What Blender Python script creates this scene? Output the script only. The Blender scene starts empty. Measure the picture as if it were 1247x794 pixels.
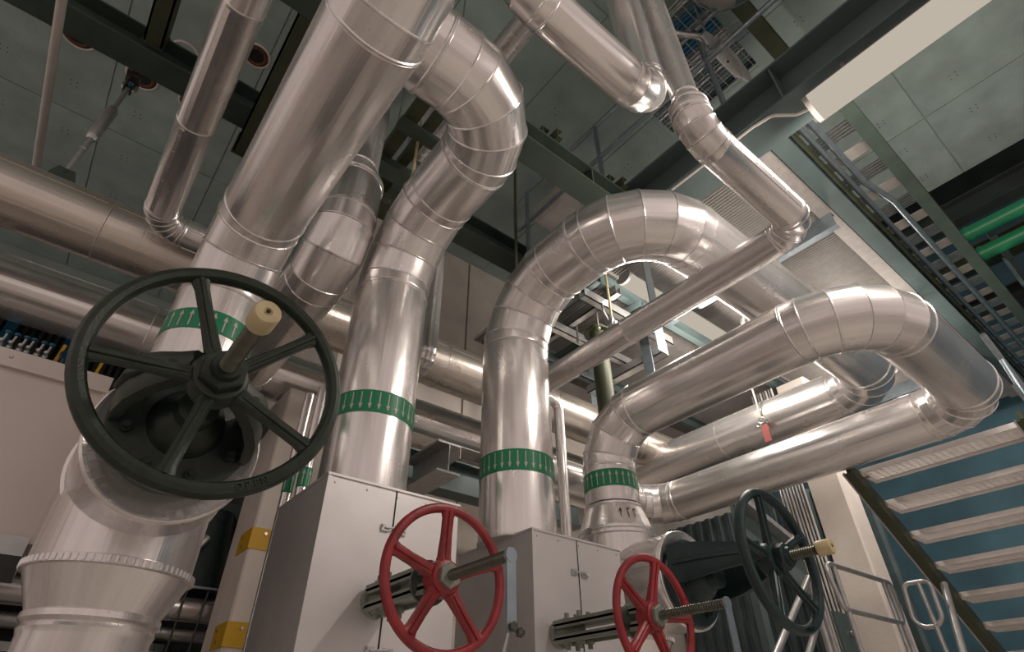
import bpy, math, random
from mathutils import Vector as V, Matrix
PI = math.pi
random.seed(4)
scn = bpy.context.scene
col = scn.collection
R = math.radians

# ---------------------------------------------------------------- camera, world, exposure
cam_d = bpy.data.cameras.new('camera'); cam = bpy.data.objects.new('camera', cam_d); col.objects.link(cam)
yaw, pitch, roll = R(39.09), R(36.79), R(-0.41)
fw = V((math.sin(yaw)*math.cos(pitch), math.cos(yaw)*math.cos(pitch), math.sin(pitch)))
rt = V((math.cos(yaw), -math.sin(yaw), 0)); up = rt.cross(fw)
rt, up = rt*math.cos(roll)+up*math.sin(roll), up*math.cos(roll)-rt*math.sin(roll)
m3 = Matrix((rt, up, -fw)).transposed()
cam.matrix_world = Matrix.Translation((0, 0, 1.2)) @ m3.to_4x4()
cam_d.sensor_fit = 'HORIZONTAL'; cam_d.sensor_width = 36; cam_d.lens = 36*683/1247
cam_d.clip_start = .02
scn.camera = cam

w = bpy.data.worlds.new('hall_light'); scn.world = w; w.use_nodes = True
bg = w.node_tree.nodes['Background']; bg.inputs[0].default_value = (.56, .465, .425, 1); bg.inputs[1].default_value = .93
scn.view_settings.view_transform = 'Standard'; scn.view_settings.look = 'None'
scn.view_settings.exposure = 0; scn.view_settings.gamma = 1; scn.view_settings.use_curve_mapping = False
LAMP = (.515, .456, .381)
LAMP_W = 38

# ---------------------------------------------------------------- materials
MATS = {}
def nmat(name):
    m = bpy.data.materials.new(name); m.use_nodes = True; MATS[name] = m
    nt = m.node_tree; return m, nt, nt.nodes['Principled BSDF'], nt.nodes, nt.links
def plain(name, c, rough=.5, metal=0., var=.12, scale=6., bump=0., bscale=60., spec=None):
    m, nt, b, n, l = nmat(name)
    tc = n.new('ShaderNodeTexCoord'); nz = n.new('ShaderNodeTexNoise'); nz.inputs['Scale'].default_value = scale; nz.inputs['Detail'].default_value = 6
    l.new(tc.outputs['Object'], nz.inputs['Vector'])
    mr = n.new('ShaderNodeMapRange'); mr.inputs[1].default_value = .3; mr.inputs[2].default_value = .7; mr.inputs[3].default_value = 1-var; mr.inputs[4].default_value = 1+var
    l.new(nz.outputs['Fac'], mr.inputs[0])
    mx = n.new('ShaderNodeVectorMath'); mx.operation = 'SCALE'; mx.inputs[0].default_value = c; l.new(mr.outputs[0], mx.inputs['Scale'])
    l.new(mx.outputs[0], b.inputs['Base Color'])
    b.inputs['Roughness'].default_value = rough; b.inputs['Metallic'].default_value = metal
    if spec is not None: b.inputs['Specular IOR Level'].default_value = spec
    if bump:
        n2 = n.new('ShaderNodeTexNoise'); n2.inputs['Scale'].default_value = bscale; n2.inputs['Detail'].default_value = 4
        l.new(tc.outputs['Object'], n2.inputs['Vector'])
        bp = n.new('ShaderNodeBump'); bp.inputs['Strength'].default_value = bump; bp.inputs['Distance'].default_value = .01
        l.new(n2.outputs['Fac'], bp.inputs['Height']); l.new(bp.outputs[0], b.inputs['Normal'])
    return m
def alu(name, c, rough, rings=0., streak=.06, spots=.0):
    """rolled aluminium cladding; UV is in metres (u round the pipe, v along it)"""
    m, nt, b, n, l = nmat(name)
    uv = n.new('ShaderNodeUVMap'); uv.uv_map = 'UVMap'
    oi = n.new('ShaderNodeObjectInfo'); rm = n.new('ShaderNodeVectorMath'); rm.operation = 'ADD'
    cm = n.new('ShaderNodeCombineXYZ')
    k = n.new('ShaderNodeMath'); k.operation = 'MULTIPLY'; k.inputs[1].default_value = 37.; l.new(oi.outputs['Random'], k.inputs[0])
    l.new(k.outputs[0], cm.inputs[0]); l.new(k.outputs[0], cm.inputs[1]); l.new(uv.outputs[0], rm.inputs[0]); l.new(cm.outputs[0], rm.inputs[1])
    mp = n.new('ShaderNodeMapping'); mp.inputs['Scale'].default_value = (20, .22, 1); l.new(rm.outputs[0], mp.inputs[0])
    nz = n.new('ShaderNodeTexNoise'); nz.inputs['Scale'].default_value = 1; nz.inputs['Detail'].default_value = 4; nz.inputs['Roughness'].default_value = .6; l.new(mp.outputs[0], nz.inputs['Vector'])
    mp2 = n.new('ShaderNodeMapping'); mp2.inputs['Scale'].default_value = (5, 3, 1); l.new(rm.outputs[0], mp2.inputs[0])
    n2 = n.new('ShaderNodeTexNoise'); n2.inputs['Scale'].default_value = 1; n2.inputs['Detail'].default_value = 5; l.new(mp2.outputs[0], n2.inputs['Vector'])
    h = n.new('ShaderNodeMath'); h.operation = 'MULTIPLY_ADD'; h.inputs[1].default_value = .06; l.new(n2.outputs['Fac'], h.inputs[0]); l.new(nz.outputs['Fac'], h.inputs[2])
    hh = h.outputs[0]
    if rings:
        mp3 = n.new('ShaderNodeMapping'); mp3.inputs['Scale'].default_value = (.25, 60, 1); mp3.inputs['Rotation'].default_value = (0, 0, R(5)); l.new(rm.outputs[0], mp3.inputs[0])
        n3 = n.new('ShaderNodeTexNoise'); n3.inputs['Scale'].default_value = 1; n3.inputs['Detail'].default_value = 3; l.new(mp3.outputs[0], n3.inputs['Vector'])
        h2 = n.new('ShaderNodeMath'); h2.operation = 'MULTIPLY_ADD'; h2.inputs[1].default_value = rings; l.new(n3.outputs['Fac'], h2.inputs[0]); l.new(hh, h2.inputs[2]); hh = h2.outputs[0]
    bp = n.new('ShaderNodeBump'); bp.inputs['Strength'].default_value = 1; bp.inputs['Distance'].default_value = streak*.05
    l.new(hh, bp.inputs['Height']); l.new(bp.outputs[0], b.inputs['Normal'])
    mr = n.new('ShaderNodeMapRange'); mr.inputs[1].default_value = .3; mr.inputs[2].default_value = .7; mr.inputs[3].default_value = rough*.75; mr.inputs[4].default_value = rough*1.3
    l.new(n2.outputs['Fac'], mr.inputs[0]); l.new(mr.outputs[0], b.inputs['Roughness'])
    mc = n.new('ShaderNodeMapRange'); mc.inputs[1].default_value = .3; mc.inputs[2].default_value = .7; mc.inputs[3].default_value = .86; mc.inputs[4].default_value = 1.08
    l.new(nz.outputs['Fac'], mc.inputs[0])
    fac = mc.outputs[0]
    if spots:   # dirt specks on the cladding
        vo = n.new('ShaderNodeTexNoise'); vo.inputs['Scale'].default_value = 55; vo.inputs['Detail'].default_value = 2; l.new(rm.outputs[0], vo.inputs['Vector'])
        ms = n.new('ShaderNodeMapRange'); ms.inputs[1].default_value = .70; ms.inputs[2].default_value = .76; ms.inputs[3].default_value = 1; ms.inputs[4].default_value = 1-spots
        l.new(vo.outputs['Fac'], ms.inputs[0]); mm = n.new('ShaderNodeMath'); mm.operation = 'MULTIPLY'; l.new(fac, mm.inputs[0]); l.new(ms.outputs[0], mm.inputs[1]); fac = mm.outputs[0]
    sc = n.new('ShaderNodeVectorMath'); sc.operation = 'SCALE'; sc.inputs[0].default_value = c; l.new(fac, sc.inputs['Scale']); l.new(sc.outputs[0], b.inputs['Base Color'])
    b.inputs['Metallic'].default_value = .80; b.inputs['Anisotropic'].default_value = .35
    return m
def emit(name, c, s):
    m, nt, b, n, l = nmat(name); b.inputs['Base Color'].default_value = (0, 0, 0, 1); b.inputs['Specular IOR Level'].default_value = 0; b.inputs['Emission Color'].default_value = (*c, 1); b.inputs['Emission Strength'].default_value = s
    return m
alu('cladding', (.80, .77, .76), .25, spots=.25)
alu('cladding_bright', (.84, .81, .80), .23, streak=.05)
alu('cladding_spiral', (.72, .66, .60), .30, rings=.5, streak=.06, spots=.2)
plain('sheet', (.66, .64, .635), .42, .55, .07, 3, .12, 7)
plain('panel_paint', (.66, .59, .55), .45, .3, .05, 2)
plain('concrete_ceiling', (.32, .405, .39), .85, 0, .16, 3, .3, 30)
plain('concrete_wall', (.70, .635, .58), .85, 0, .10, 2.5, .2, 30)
plain('concrete_floor', (.70, .65, .60), .6, 0, .10, 1.5)
plain('steel_green', (.060, .085, .070), .42, .2, .15, 5)
plain('steel_olive', (.055, .064, .034), .5, .2, .2, 5)
plain('steel_teal', (.105, .145, .145), .42, .2, .12, 4)
plain('galvanised', (.50, .50, .50), .38, .85, .12, 14)
plain('galvanised_blue', (.30, .36, .40), .38, .8, .12, 14)
plain('cast_green', (.017, .028, .019), .40, .15, .25, 20, .15, 120)
plain('cast_teal', (.013, .032, .034), .36, .15, .2, 20, .1, 120)
plain('yoke_grey', (.22, .24, .20), .42, .2, .2, 12)
plain('red_paint', (.25, .018, .022), .38, 0, .25, 16, .12, 90)
plain('thread_dark', (.10, .10, .08), .32, .8, .15, 30)
plain('bolt_steel', (.45, .42, .38), .35, .9, .15, 30)
plain('cap_cream', (.52, .43, .25), .45, 0, .12, 25)
plain('yellow_paint', (.66, .37, .005), .5, 0, .06, 8)
plain('label_green', (.006, .23, .105), .4, 0, .05, 8)
plain('label_arrow', (.55, .50, .45), .4, 0, .03, 8)
plain('teal_wall', (.06, .15, .20), .7, 0, .2, 2)
plain('teal_grey', (.34, .40, .39), .8, 0, .1, 2)
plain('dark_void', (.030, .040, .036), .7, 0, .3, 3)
plain('corrugated', (.075, .11, .12), .45, .3, .25, 4)
plain('pipe_green', (.01, .20, .085), .4, 0, .08, 6)
plain('brick_brown', (.16, .075, .03), .7, 0, .3, 8)
plain('rust', (.11, .04, .022), .8, 0, .3, 20)
plain('white_paint', (.56, .52, .49), .4, 0, .05, 10)
plain('blue_paint', (.02, .13, .25), .4, .1, .2, 10)
plain('black_gap', (.012, .012, .010), .8, 0, .1, 5)
plain('red_tag', (.30, .07, .06), .5, 0, .1, 10)
emit('tube_light', LAMP, 1.0)
plain('housing_grey', (.22, .20, .185), .6, 0, .05, 8)
plain('grating_steel', (.36, .335, .32), .5, .2, .1, 14)
plain('galvanised_light', (.74, .70, .68), .45, .3, .08, 14)
m, nt, b, n, l = nmat('mottled')
tc = n.new('ShaderNodeTexCoord'); nz = n.new('ShaderNodeTexNoise'); nz.inputs['Scale'].default_value = 5; cr = n.new('ShaderNodeValToRGB'); cr.color_ramp.interpolation = 'CONSTANT'
cr.color_ramp.elements[0].color = (.36, .34, .32, 1); cr.color_ramp.elements[1].color = (.09, .16, .16, 1); cr.color_ramp.elements[1].position = .52
l.new(tc.outputs['Object'], nz.inputs['Vector']); l.new(nz.outputs['Fac'], cr.inputs[0]); l.new(cr.outputs[0], b.inputs['Base Color']); b.inputs['Roughness'].default_value = .4; b.inputs['Metallic'].default_value = .3

# ---------------------------------------------------------------- mesh builder
class MB:
    def __init__(s): s.v = []; s.f = []; s.uv = []
    def add(s, vs, fs, uvs=None):
        o = len(s.v); s.v += [V(q) for q in vs]
        for i, f in enumerate(fs):
            s.f.append(tuple(a+o for a in f)); s.uv.append(uvs[i] if uvs else [(0, 0)]*len(f))
        return s
    def box(s, a, b, M=None):
        x0, y0, z0 = a; x1, y1, z1 = b
        vs = [V(q) for q in ((x0,y0,z0),(x1,y0,z0),(x1,y1,z0),(x0,y1,z0),(x0,y0,z1),(x1,y0,z1),(x1,y1,z1),(x0,y1,z1))]
        if M: vs = [M @ q for q in vs]
        return s.add(vs, [(0,3,2,1),(4,5,6,7),(0,1,5,4),(1,2,6,5),(2,3,7,6),(3,0,4,7)])
    def prism(s, poly, d, M=None):
        """poly: 3D points in a plane, d: extrusion vector"""
        n = len(poly); p = [V(q) for q in poly]; q = [a+V(d) for a in p]; vs = p+q
        if M: vs = [M @ a for a in vs]
        fs = [tuple(range(n))[::-1], tuple(range(n, 2*n))]+[(i, (i+1) % n, n+(i+1) % n, n+i) for i in range(n)]
        return s.add(vs, fs)
    def lathe(s, prof, P, d, n=32, cap=True, ref=None, uvm=False, a0=0):
        """prof: (along, radius) list on the axis P + t d"""
        d = V(d).normalized(); u = frame(d, ref); w_ = d.cross(u); vs = []; fs = []; uv = []
        for t, r in prof:
            for k in range(n):
                a = a0+2*PI*k/n; vs.append(V(P)+d*t+(u*math.cos(a)+w_*math.sin(a))*r)
        for i in range(len(prof)-1):
            for k in range(n):
                k2 = (k+1) % n
                fs.append((i*n+k, i*n+k2, (i+1)*n+k2, (i+1)*n+k))
                rr = max(prof[i][1], .01)*2*PI
                uv.append([(k/n*rr, prof[i][0]), ((k+1)/n*rr, prof[i][0]), ((k+1)/n*rr, prof[i+1][0]), (k/n*rr, prof[i+1][0])])
        if cap:
            fs.append(tuple(range(n))[::-1]); uv.append([(0, 0)]*n)
            b = (len(prof)-1)*n; fs.append(tuple(range(b, b+n))); uv.append([(0, 0)]*n)
        return s.add(vs, fs, uv)
    def cyl(s, A, B, r, n=12, r2=None):
        A = V(A); B = V(B); return s.lathe([(0, r), ((B-A).length, r if r2 is None else r2)], A, B-A, n)
    def torus(s, P, d, Rr, r, n=48, m=8, rz=None, a0=0):
        d = V(d).normalized(); u = frame(d); w_ = d.cross(u); vs = []; fs = []
        for k in range(n):
            a = 2*PI*k/n; e = u*math.cos(a)+w_*math.sin(a)
            for j in range(m):
                b = 2*PI*(j+.5)/m; vs.append(V(P)+e*(Rr+r*math.cos(b))+d*((rz or r)*math.sin(b)))
        for k in range(n):
            for j in range(m): fs.append((k*m+j, k*m+(j+1) % m, ((k+1) % n)*m+(j+1) % m, ((k+1) % n)*m+j))
        return s.add(vs, fs)
    def tube(s, pts, r, n=10, closed=False):
        pts = [V(p) for p in pts]; vs = []; fs = []; u = None; N = len(pts)
        for i, p in enumerate(pts):
            a = pts[(i-1) % N] if closed or i else p; b = pts[(i+1) % N] if closed or i < N-1 else p
            d = (b-a).normalized()
            u = frame(d) if u is None else (u-d*u.dot(d)).normalized()
            w_ = d.cross(u)
            for k in range(n):
                t = 2*PI*k/n; vs.append(p+(u*math.cos(t)+w_*math.sin(t))*r)
        for i in range(N if closed else N-1):
            j = (i+1) % N
            for k in range(n): fs.append((i*n+k, i*n+(k+1) % n, j*n+(k+1) % n, j*n+k))
        if not closed: fs += [tuple(range(n))[::-1], tuple(range((N-1)*n, N*n))]
        return s.add(vs, fs)
    def loft(s, secs, cap=True):
        n = len(secs[0]); vs = [q for sec in secs for q in sec]; fs = []
        for i in range(len(secs)-1):
            for k in range(n): fs.append((i*n+k, i*n+(k+1) % n, (i+1)*n+(k+1) % n, (i+1)*n+k))
        if cap: fs += [tuple(range(n))[::-1], tuple(range((len(secs)-1)*n, len(secs)*n))]
        return s.add(vs, fs)
def frame(d, ref=None):
    r = V(ref) if ref is not None else (V((0, 0, 1)) if abs(d.z) < .9 else V((1, 0, 0)))
    return (r-d*r.dot(d)).normalized()
def fillet(pts, rad, n=6):
    """round the corners of a polyline"""
    pts = [V(p) for p in pts]; out = [pts[0]]
    for i in range(1, len(pts)-1):
        a = (pts[i-1]-pts[i]); b = (pts[i+1]-pts[i]); la, lb = a.length, b.length; a.normalize(); b.normalize()
        th = PI-a.angle(b); t = min(rad*math.tan(th/2), la*.49, lb*.49); rr = t/math.tan(th/2)
        A = pts[i]+a*t; c = pts[i]+(a+b).normalized()*(rr/math.cos(th/2)); 
        ax = (A-c).cross(pts[i]+b*t-c).normalized()
        for k in range(n+1): out.append(c+Matrix.Rotation(th*k/n, 3, ax) @ (A-c))
    out.append(pts[-1]); return out

def to_obj(name, mb, mat, origin=(0, 0, 0), sharp=35):
    me = bpy.data.meshes.new(name); o = V(origin)
    me.from_pydata([tuple(q-o) for q in mb.v], [], mb.f)
    ul = me.uv_layers.new(name='UVMap'); fl = [c for f in mb.uv for uv in f for c in uv]; ul.data.foreach_set('uv', fl)
    me.materials.append(MATS[mat]); me.polygons.foreach_set('use_smooth', [True]*len(me.polygons)); me.set_sharp_from_angle(angle=R(sharp))
    ob = bpy.data.objects.new(name, me); col.objects.link(ob); return ob
ORG = {}
def thing(name, label, cat, loc, group=None):
    o = bpy.data.objects.new(name, None); col.objects.link(o); o.location = loc; o.empty_display_size = .1
    o['label'] = label; o['category'] = cat; ORG[o.name] = V(loc)
    if group: o['group'] = group
    return o
def part(name, mb, mat, parent, label=None, kind=None, sharp=35):
    o = to_obj(name, mb, mat, ORG[parent.name], sharp); o.parent = parent; ORG[o.name] = ORG[parent.name]
    if label: o['label'] = label
    if kind: o['kind'] = kind
    return o
def single(name, mb, mat, label, cat, loc, group=None, kind=None):
    o = to_obj(name, mb, mat, loc); o.location = loc; ORG[o.name] = V(loc); o['label'] = label; o['category'] = cat
    if group: o['group'] = group
    if kind: o['kind'] = kind
    return o
def struct(name, mb, mat, label, loc=(0, 0, 0)):
    o = to_obj(name, mb, mat, loc); o.location = loc; ORG[o.name] = V(loc); o['kind'] = 'structure'; o['label'] = label
    return o

# ---------------------------------------------------------------- pipe runs
NS = 44
def mitre_ring(P, d, n, r, u, s=0):
    w_ = d.cross(u); out = []
    for k in range(NS):
        a = 2*PI*k/NS; q = (u*math.cos(a)+w_*math.sin(a))*r
        out.append(P+q+d*(s-q.dot(n)/d.dot(n)))
    return out
def seg_mesh(A, B, n0, n1, r, u, b0=True, b1=True, v0=0, seam=None, bead=.0055):
    d = (B-A).normalized(); L = (B-A).length; mb = MB(); rows = []; st = []
    def row(P, n, rr, s, t): rows.append(mitre_ring(P, d, n, rr, u, s)); st.append(t)
    row(A, n0, r, 0, 0)
    if b0:
        for s_, e in ((.003, bead*.9), (.008, bead), (.011, bead*.2), (.012, 0)): row(A, n0, r+e, s_, s_)
    if b1:
        for s_, e in ((.012, 0), (.011, bead*.2), (.008, bead), (.003, bead*.9)): row(B, n1, r+e, -s_, L-s_)
    row(B, n1, r, 0, L)
    vs = [q for rw in rows for q in rw]; fs = []; uv = []; c = 2*PI*r
    for i in range(len(rows)-1):
        for k in range(NS):
            k2 = (k+1) % NS; fs.append((i*NS+k, i*NS+k2, (i+1)*NS+k2, (i+1)*NS+k))
            uv.append([(k/NS*c, v0+st[i]), ((k+1)/NS*c, v0+st[i]), ((k+1)/NS*c, v0+st[i+1]), (k/NS*c, v0+st[i+1])])
    mb.add(vs, fs, uv)
    if seam is not None and L > .3:   # lapped long seam with its screws
        w_ = d.cross(u); e = u*math.cos(seam)+w_*math.sin(seam); t = d.cross(e)
        for o0, o1, h in ((-.012, .012, .0022),):
            p = [A+d*.03+e*(r-.001)+t*o0, A+d*.03+e*(r+h)+t*o0, A+d*.03+e*(r+h)+t*o1, A+d*.03+e*(r-.001)+t*o1]
            mb.prism(p, d*(L-.06))
        k = .08
        while k < L-.05:
            mb.lathe([(0, .0045), (.002, .0035), (.003, .001)], A+d*k+e*(r+.002), e, 6); k += .13
    return mb
def run(root, pts, r, bends, gores, mat='cladding', sheet=1.05, seam=None, caps=True):
    """pipe along pts with mitred elbows: each sheet section and each elbow gore is a part"""
    pts = [V(p) for p in pts]; poly = [(pts[0], 'S')]; 
    for i in range(1, len(pts)-1):
        a = (pts[i-1]-pts[i]).normalized(); b = (pts[i+1]-pts[i]).normalized(); th = PI-a.angle(b)
        rr = bends[i-1] if isinstance(bends, (list, tuple)) else bends; g = gores[i-1] if isinstance(gores, (list, tuple)) else gores
        t = rr*math.tan(th/2); A = pts[i]+a*t; c = pts[i]+(a+b).normalized()*(rr/math.cos(th/2)); ax = (A-c).cross(pts[i]+b*t-c).normalized()
        # circumscribed gores: joints sit on the arc so the end gores stay tangent to the pipe
        angs = [0]+[th*(k-.5)/(g-1) for k in range(1, g)]+[th]
        for k in range(len(angs)-1):
            p = c+Matrix.Rotation(angs[k], 3, ax) @ (A-c)
            poly.append((p, 'E'))
        poly.append((pts[i]+b*t, 'S'))
    poly.append((pts[-1], 'X'))
    # split straight lengths into sheets
    P2 = []
    for i in range(len(poly)-1):
        p, k = poly[i]; q = poly[i+1][0]; P2.append((p, k))
        if k == 'S':
            L = (q-p).length; n = max(1, round(L/sheet))
            for j in range(1, n): P2.append((p.lerp(q, j/n), 'S'))
    P2.append(poly[-1])
    dirs = [(P2[i+1][0]-P2[i][0]).normalized() for i in range(len(P2)-1)]
    u = frame(dirs[0]); v = 0
    for i in range(len(dirs)):
        d = dirs[i]
        if i: 
            ax = dirs[i-1].cross(d)
            if ax.length > 1e-6: u = Matrix.Rotation(dirs[i-1].angle(d), 3, ax.normalized()) @ u
        u = (u-d*u.dot(d)).normalized()
        n0 = (dirs[i-1]+d).normalized() if i else d; n1 = (dirs[i+1]+d).normalized() if i < len(dirs)-1 else d
        A, B = P2[i][0], P2[i+1][0]
        el = P2[i][1] == 'E'; el1 = i < len(dirs)-1 and P2[i+1][1] == 'E'
        mb = seg_mesh(A, B, n0, n1, r, u, True, (not el) and el1, v, (seam if P2[i][1] == 'S' else None), min(.0048, r*.032))
        if caps and i == 0: mb.lathe([(0, .002), (.001, r)], A, d, 20, False)
        if caps and i == len(dirs)-1: mb.lathe([(0, r), (.001, .002)], B-d*.001, d, 20, False)
        part('pipe_section' if P2[i][1] == 'S' else 'elbow_segment', mb, mat, root)
        v += (B-A).length
def band(root, P, r, z0, z1, up_=True, n_arrow=None, a0=0):
    """printed flow label wrapped round a riser"""
    x, y = P; b = MB(); b.lathe([(0, r+.001), (.0, r+.0025), (z1-z0, r+.0025), (z1-z0, r+.001)], (x, y, z0), (0, 0, 1), 48, False)
    g = part('flow_label', b, 'label_green', root, 'green flow label with pale arrows')
    m = MB(); n = n_arrow or int(2*PI*r/.044); h = z1-z0; rr = r+.0036
    for k in range(n):
        a = a0+2*PI*k/n
        def q(s, z): return V((x+rr*math.cos(a+s/rr), y+rr*math.sin(a+s/rr), z0+(z if up_ else h-z)))
        zt = h*.90; zb = h*.10; zh = h*.64
        sh = [q(-.0032, zb), q(.0032, zb), q(.0032, zh), q(-.0032, zh)]; hd = [q(-.0105, zh), q(.0105, zh), q(0, zt)]
        if not up_: sh.reverse(); hd.reverse()
        m.add(sh, [(0, 1, 2, 3)]); m.add(hd, [(0, 1, 2)])
    part('flow_arrows', m, 'label_arrow', g, 'row of pale flow arrows', 'stuff')

# ---------------------------------------------------------------- room shell
ZC = 7.0
floor = struct('floor', MB().box((-9, -9, -.2), (12, 9, 0)), 'concrete_floor', 'pale concrete floor of the plant hall')
CX0, CY0 = -5.0, -1.6
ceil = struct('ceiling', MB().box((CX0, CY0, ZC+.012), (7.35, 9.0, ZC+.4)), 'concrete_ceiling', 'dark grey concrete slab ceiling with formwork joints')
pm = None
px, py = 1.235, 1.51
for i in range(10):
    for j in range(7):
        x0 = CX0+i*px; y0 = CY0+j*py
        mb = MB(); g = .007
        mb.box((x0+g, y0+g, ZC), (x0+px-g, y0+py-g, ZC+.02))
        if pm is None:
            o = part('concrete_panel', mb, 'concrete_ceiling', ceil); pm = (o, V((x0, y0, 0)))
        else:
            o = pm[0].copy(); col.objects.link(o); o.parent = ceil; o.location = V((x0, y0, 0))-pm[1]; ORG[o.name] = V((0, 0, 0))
m = MB()
for i in range(20):
    for j in range(14):
        cx, cy = CX0+.3+i*.6175, CY0+.35+j*.755
        for a in (-.03, .03):
            for b in (-.03, .03): m.lathe([(0, .0065), (.004, .005)], (cx+a, cy+b, ZC-.003), (0, 0, 1), 6)
part('tie_holes', m, 'black_gap', ceil, 'clusters of four small formwork marks', 'stuff')
for k, (x, y, r, mt) in enumerate(((-.76, 4.44, .13, 'concrete_wall'), (-.17, 4.0, .13, 'rust'), (-1.05, 5.0, .15, 'rust'), (-.55, 5.0, .13, 'rust'), (.18, 4.2, .15, 'concrete_wall'), (-.02, 4.75, .15, 'concrete_wall'), (-1.65, 4.9, .16, 'rust'))):
    mb = MB(); mb.torus((x, y, ZC), (0, 0, 1), r, .014, 28, 6); h = part('pipe_sleeve', mb, 'concrete_wall', ceil, 'round sleeve ring cast into the slab')
    part('sleeve_core', MB().lathe([(0, r*.92), (.006, r*.9)], (x, y, ZC-.006), (0, 0, 1), 24), 'black_gap' if mt == 'rust' else 'concrete_ceiling', h)
    if mt == 'rust': part('rust_ring', MB().torus((x, y, ZC-.004), (0, 0, 1), r*.72, .02, 24, 6), 'rust', h)
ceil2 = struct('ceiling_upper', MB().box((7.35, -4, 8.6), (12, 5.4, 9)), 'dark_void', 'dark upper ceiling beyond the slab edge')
mb = MB(); mb.box((1.75, 5.2, 0), (3.40, 5.5, ZC)); mb.box((3.43, 5.2, 0), (10.2, 5.5, 9))
struct('wall_back', mb, 'concrete_wall', 'pale concrete back wall with a vertical joint')
struct('wall_far', MB().box((-5, 9.0, 0), (1.75, 9.3, 7.4)), 'teal_grey', 'grey far wall glimpsed between the wall pipes')
struct('wall_return', MB().box((1.75, 5.5, 0), (2.0, 9.0, ZC)), 'concrete_wall', 'return of the concrete back wall')
struct('wall_right', MB().box((10.2, -6, 0), (10.5, 5.5, 9)), 'teal_wall', 'blue-grey end wall behind the staircase')
# corrugated dark cladding wall behind the loop
cw = thing('corrugated_wall', 'dark blue corrugated metal wall under the lower loop pipe', 'wall', (7.2, 4, 0))
pmesh = None
for i in range(18):
    y0 = 2.35+i*.16; mb = MB()
    mb.prism([(7.2, y0, 0), (7.16, y0+.03, 0), (7.16, y0+.09, 0), (7.2, y0+.12, 0), (7.2, y0+.157, 0), (7.26, y0+.157, 0), (7.26, y0, 0)][::-1], (0, 0, 3.75))
    part('rib', mb, 'corrugated', cw)

# ---------------------------------------------------------------- insulated pipes
def pipe_thing(label, base, name='insulated_pipe', cat='pipe'): return thing(name, label, cat, base)
XR1, XR2, XR3, XR4, YR = .235, 1.09, 2.06, 2.90, 2.5
p1 = pipe_thing('large silver pipe rising behind the black handwheel and passing overhead, nearest pipe', (XR1, YR, 2.3))
run(p1, [(XR1, YR, 2.475), (XR1, YR, 3.25), (XR1, .80, 3.25), (XR1, .80, ZC-.01)], .187, [.36, .24], [4, 4], 'cladding', 1.3, seam=2.2)
band(p1, (XR1, YR), .187, 2.63, 2.735, True)
p2 = pipe_thing('large silver pipe rising from the left sheet-metal box, bending back behind the nearest pipe', (XR2, YR, 2.1))
run(p2, [(XR2, YR, 2.106), (XR2, YR, 3.87), (XR2, 1.30, 3.87), (.28, 1.30, 3.87), (.28, 1.30, ZC-.01)], .212, [.50, .37, .30], [5, 5, 4], 'cladding_bright', 1.0, seam=2.6)
band(p2, (XR2, YR), .212, 2.50, 2.62, False)
p3 = pipe_thing('large silver pipe from the middle box arching over and looping back along the wall', (XR3, YR, 2.1))
Z3 = 3.85
run(p3, [(XR3, YR, 2.086), (XR3, YR, Z3), (XR3, 1.28, Z3), (5.36, 1.28, Z3), (5.36, 4.63, Z3), (-3.2, 4.63, Z3)], .224, [.48, .46, .40, .50], [5, 6, 5, 7], 'cladding_bright', 1.5, seam=.9)
band(p3, (XR3, YR), .224, 2.445, 2.573, False)
p4 = pipe_thing('silver pipe rising from the right valve and bending into the lower rectangular loop', (XR4, YR, 2.28))
Z4 = 3.08
run(p4, [(XR4, YR, 2.475), (XR4, YR, Z4), (XR4, .60, Z4), (4.60, .60, Z4), (4.60, 3.45, Z4), (2.80, 3.45, Z4), (2.80, 3.45, 0)], .183, [.34, .40, .34, .34, .3], [4, 6, 5, 5, 4], 'cladding_bright', 1.6, seam=2.4)
band(p4, (XR4, YR), .183, 2.57, 2.687, True)
pt = pipe_thing('slim silver pipe crossing diagonally in front of the arched pipe', (1.6, .64, 3.4))
run(pt, [(1.60, .64, 3.60), (1.60, .64, 3.42), (2.52, .64, 3.42), (2.52, 3.06, 3.42), (2.52, 3.06, 0)], .09, [.13, .14, .13], [5, 5, 4], 'cladding', 1.4, seam=2.0)
mb = MB(); mb.lathe([(0, .09), (.07, .064), (.08, .068), (.09, .064), (ZC-3.61, .064)], (1.60, .64, 3.60), (0, 0, 1), 28, True)
part('riser_section', mb, 'cladding', pt)
pa = pipe_thing('silver pipe crossing the top of the view, elbowed upward beside the slim riser', (1.7, .86, 4.0))
run(pa, [(.72, .86, ZC-.01), (.72, .86, 4.03), (1.70, .86, 4.03), (1.70, .86, ZC-.01)], .115, [.2, .2], [5, 5], 'cladding_bright', 1.6, seam=.5)
p0 = pipe_thing('slim silver overhead pipe at upper left ending in an elbow above the wall pipes', (-.24, 3.5, 4.45))
run(p0, [(-.212, -1.5, 4.0), (-.212, 3.47, 4.0), (.42, 3.47, 4.0), (.42, 3.64, 4.0)], .10, [.16, .11], [6, 4], 'cladding', .8, seam=3.6)
lp1 = pipe_thing('large spiral-seamed pipe running along the back wall, upper one', (-3, 3.85, 4.05))
run(lp1, [(-3.2, 3.85, 4.05), (6.3, 3.85, 4.05)], .222, [], [], 'cladding_spiral', 1.35, seam=1.2)
pb = pipe_thing('silver riser behind the nearest pipe widening into an elbow', (.68, 2.41, 3.4))
run(pb, [(.68, 2.41, 4.02), (.68, 2.41, 3.44), (.68, 5.04, 3.44)], .178, [.30], [4], 'cladding', 1.0)
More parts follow.
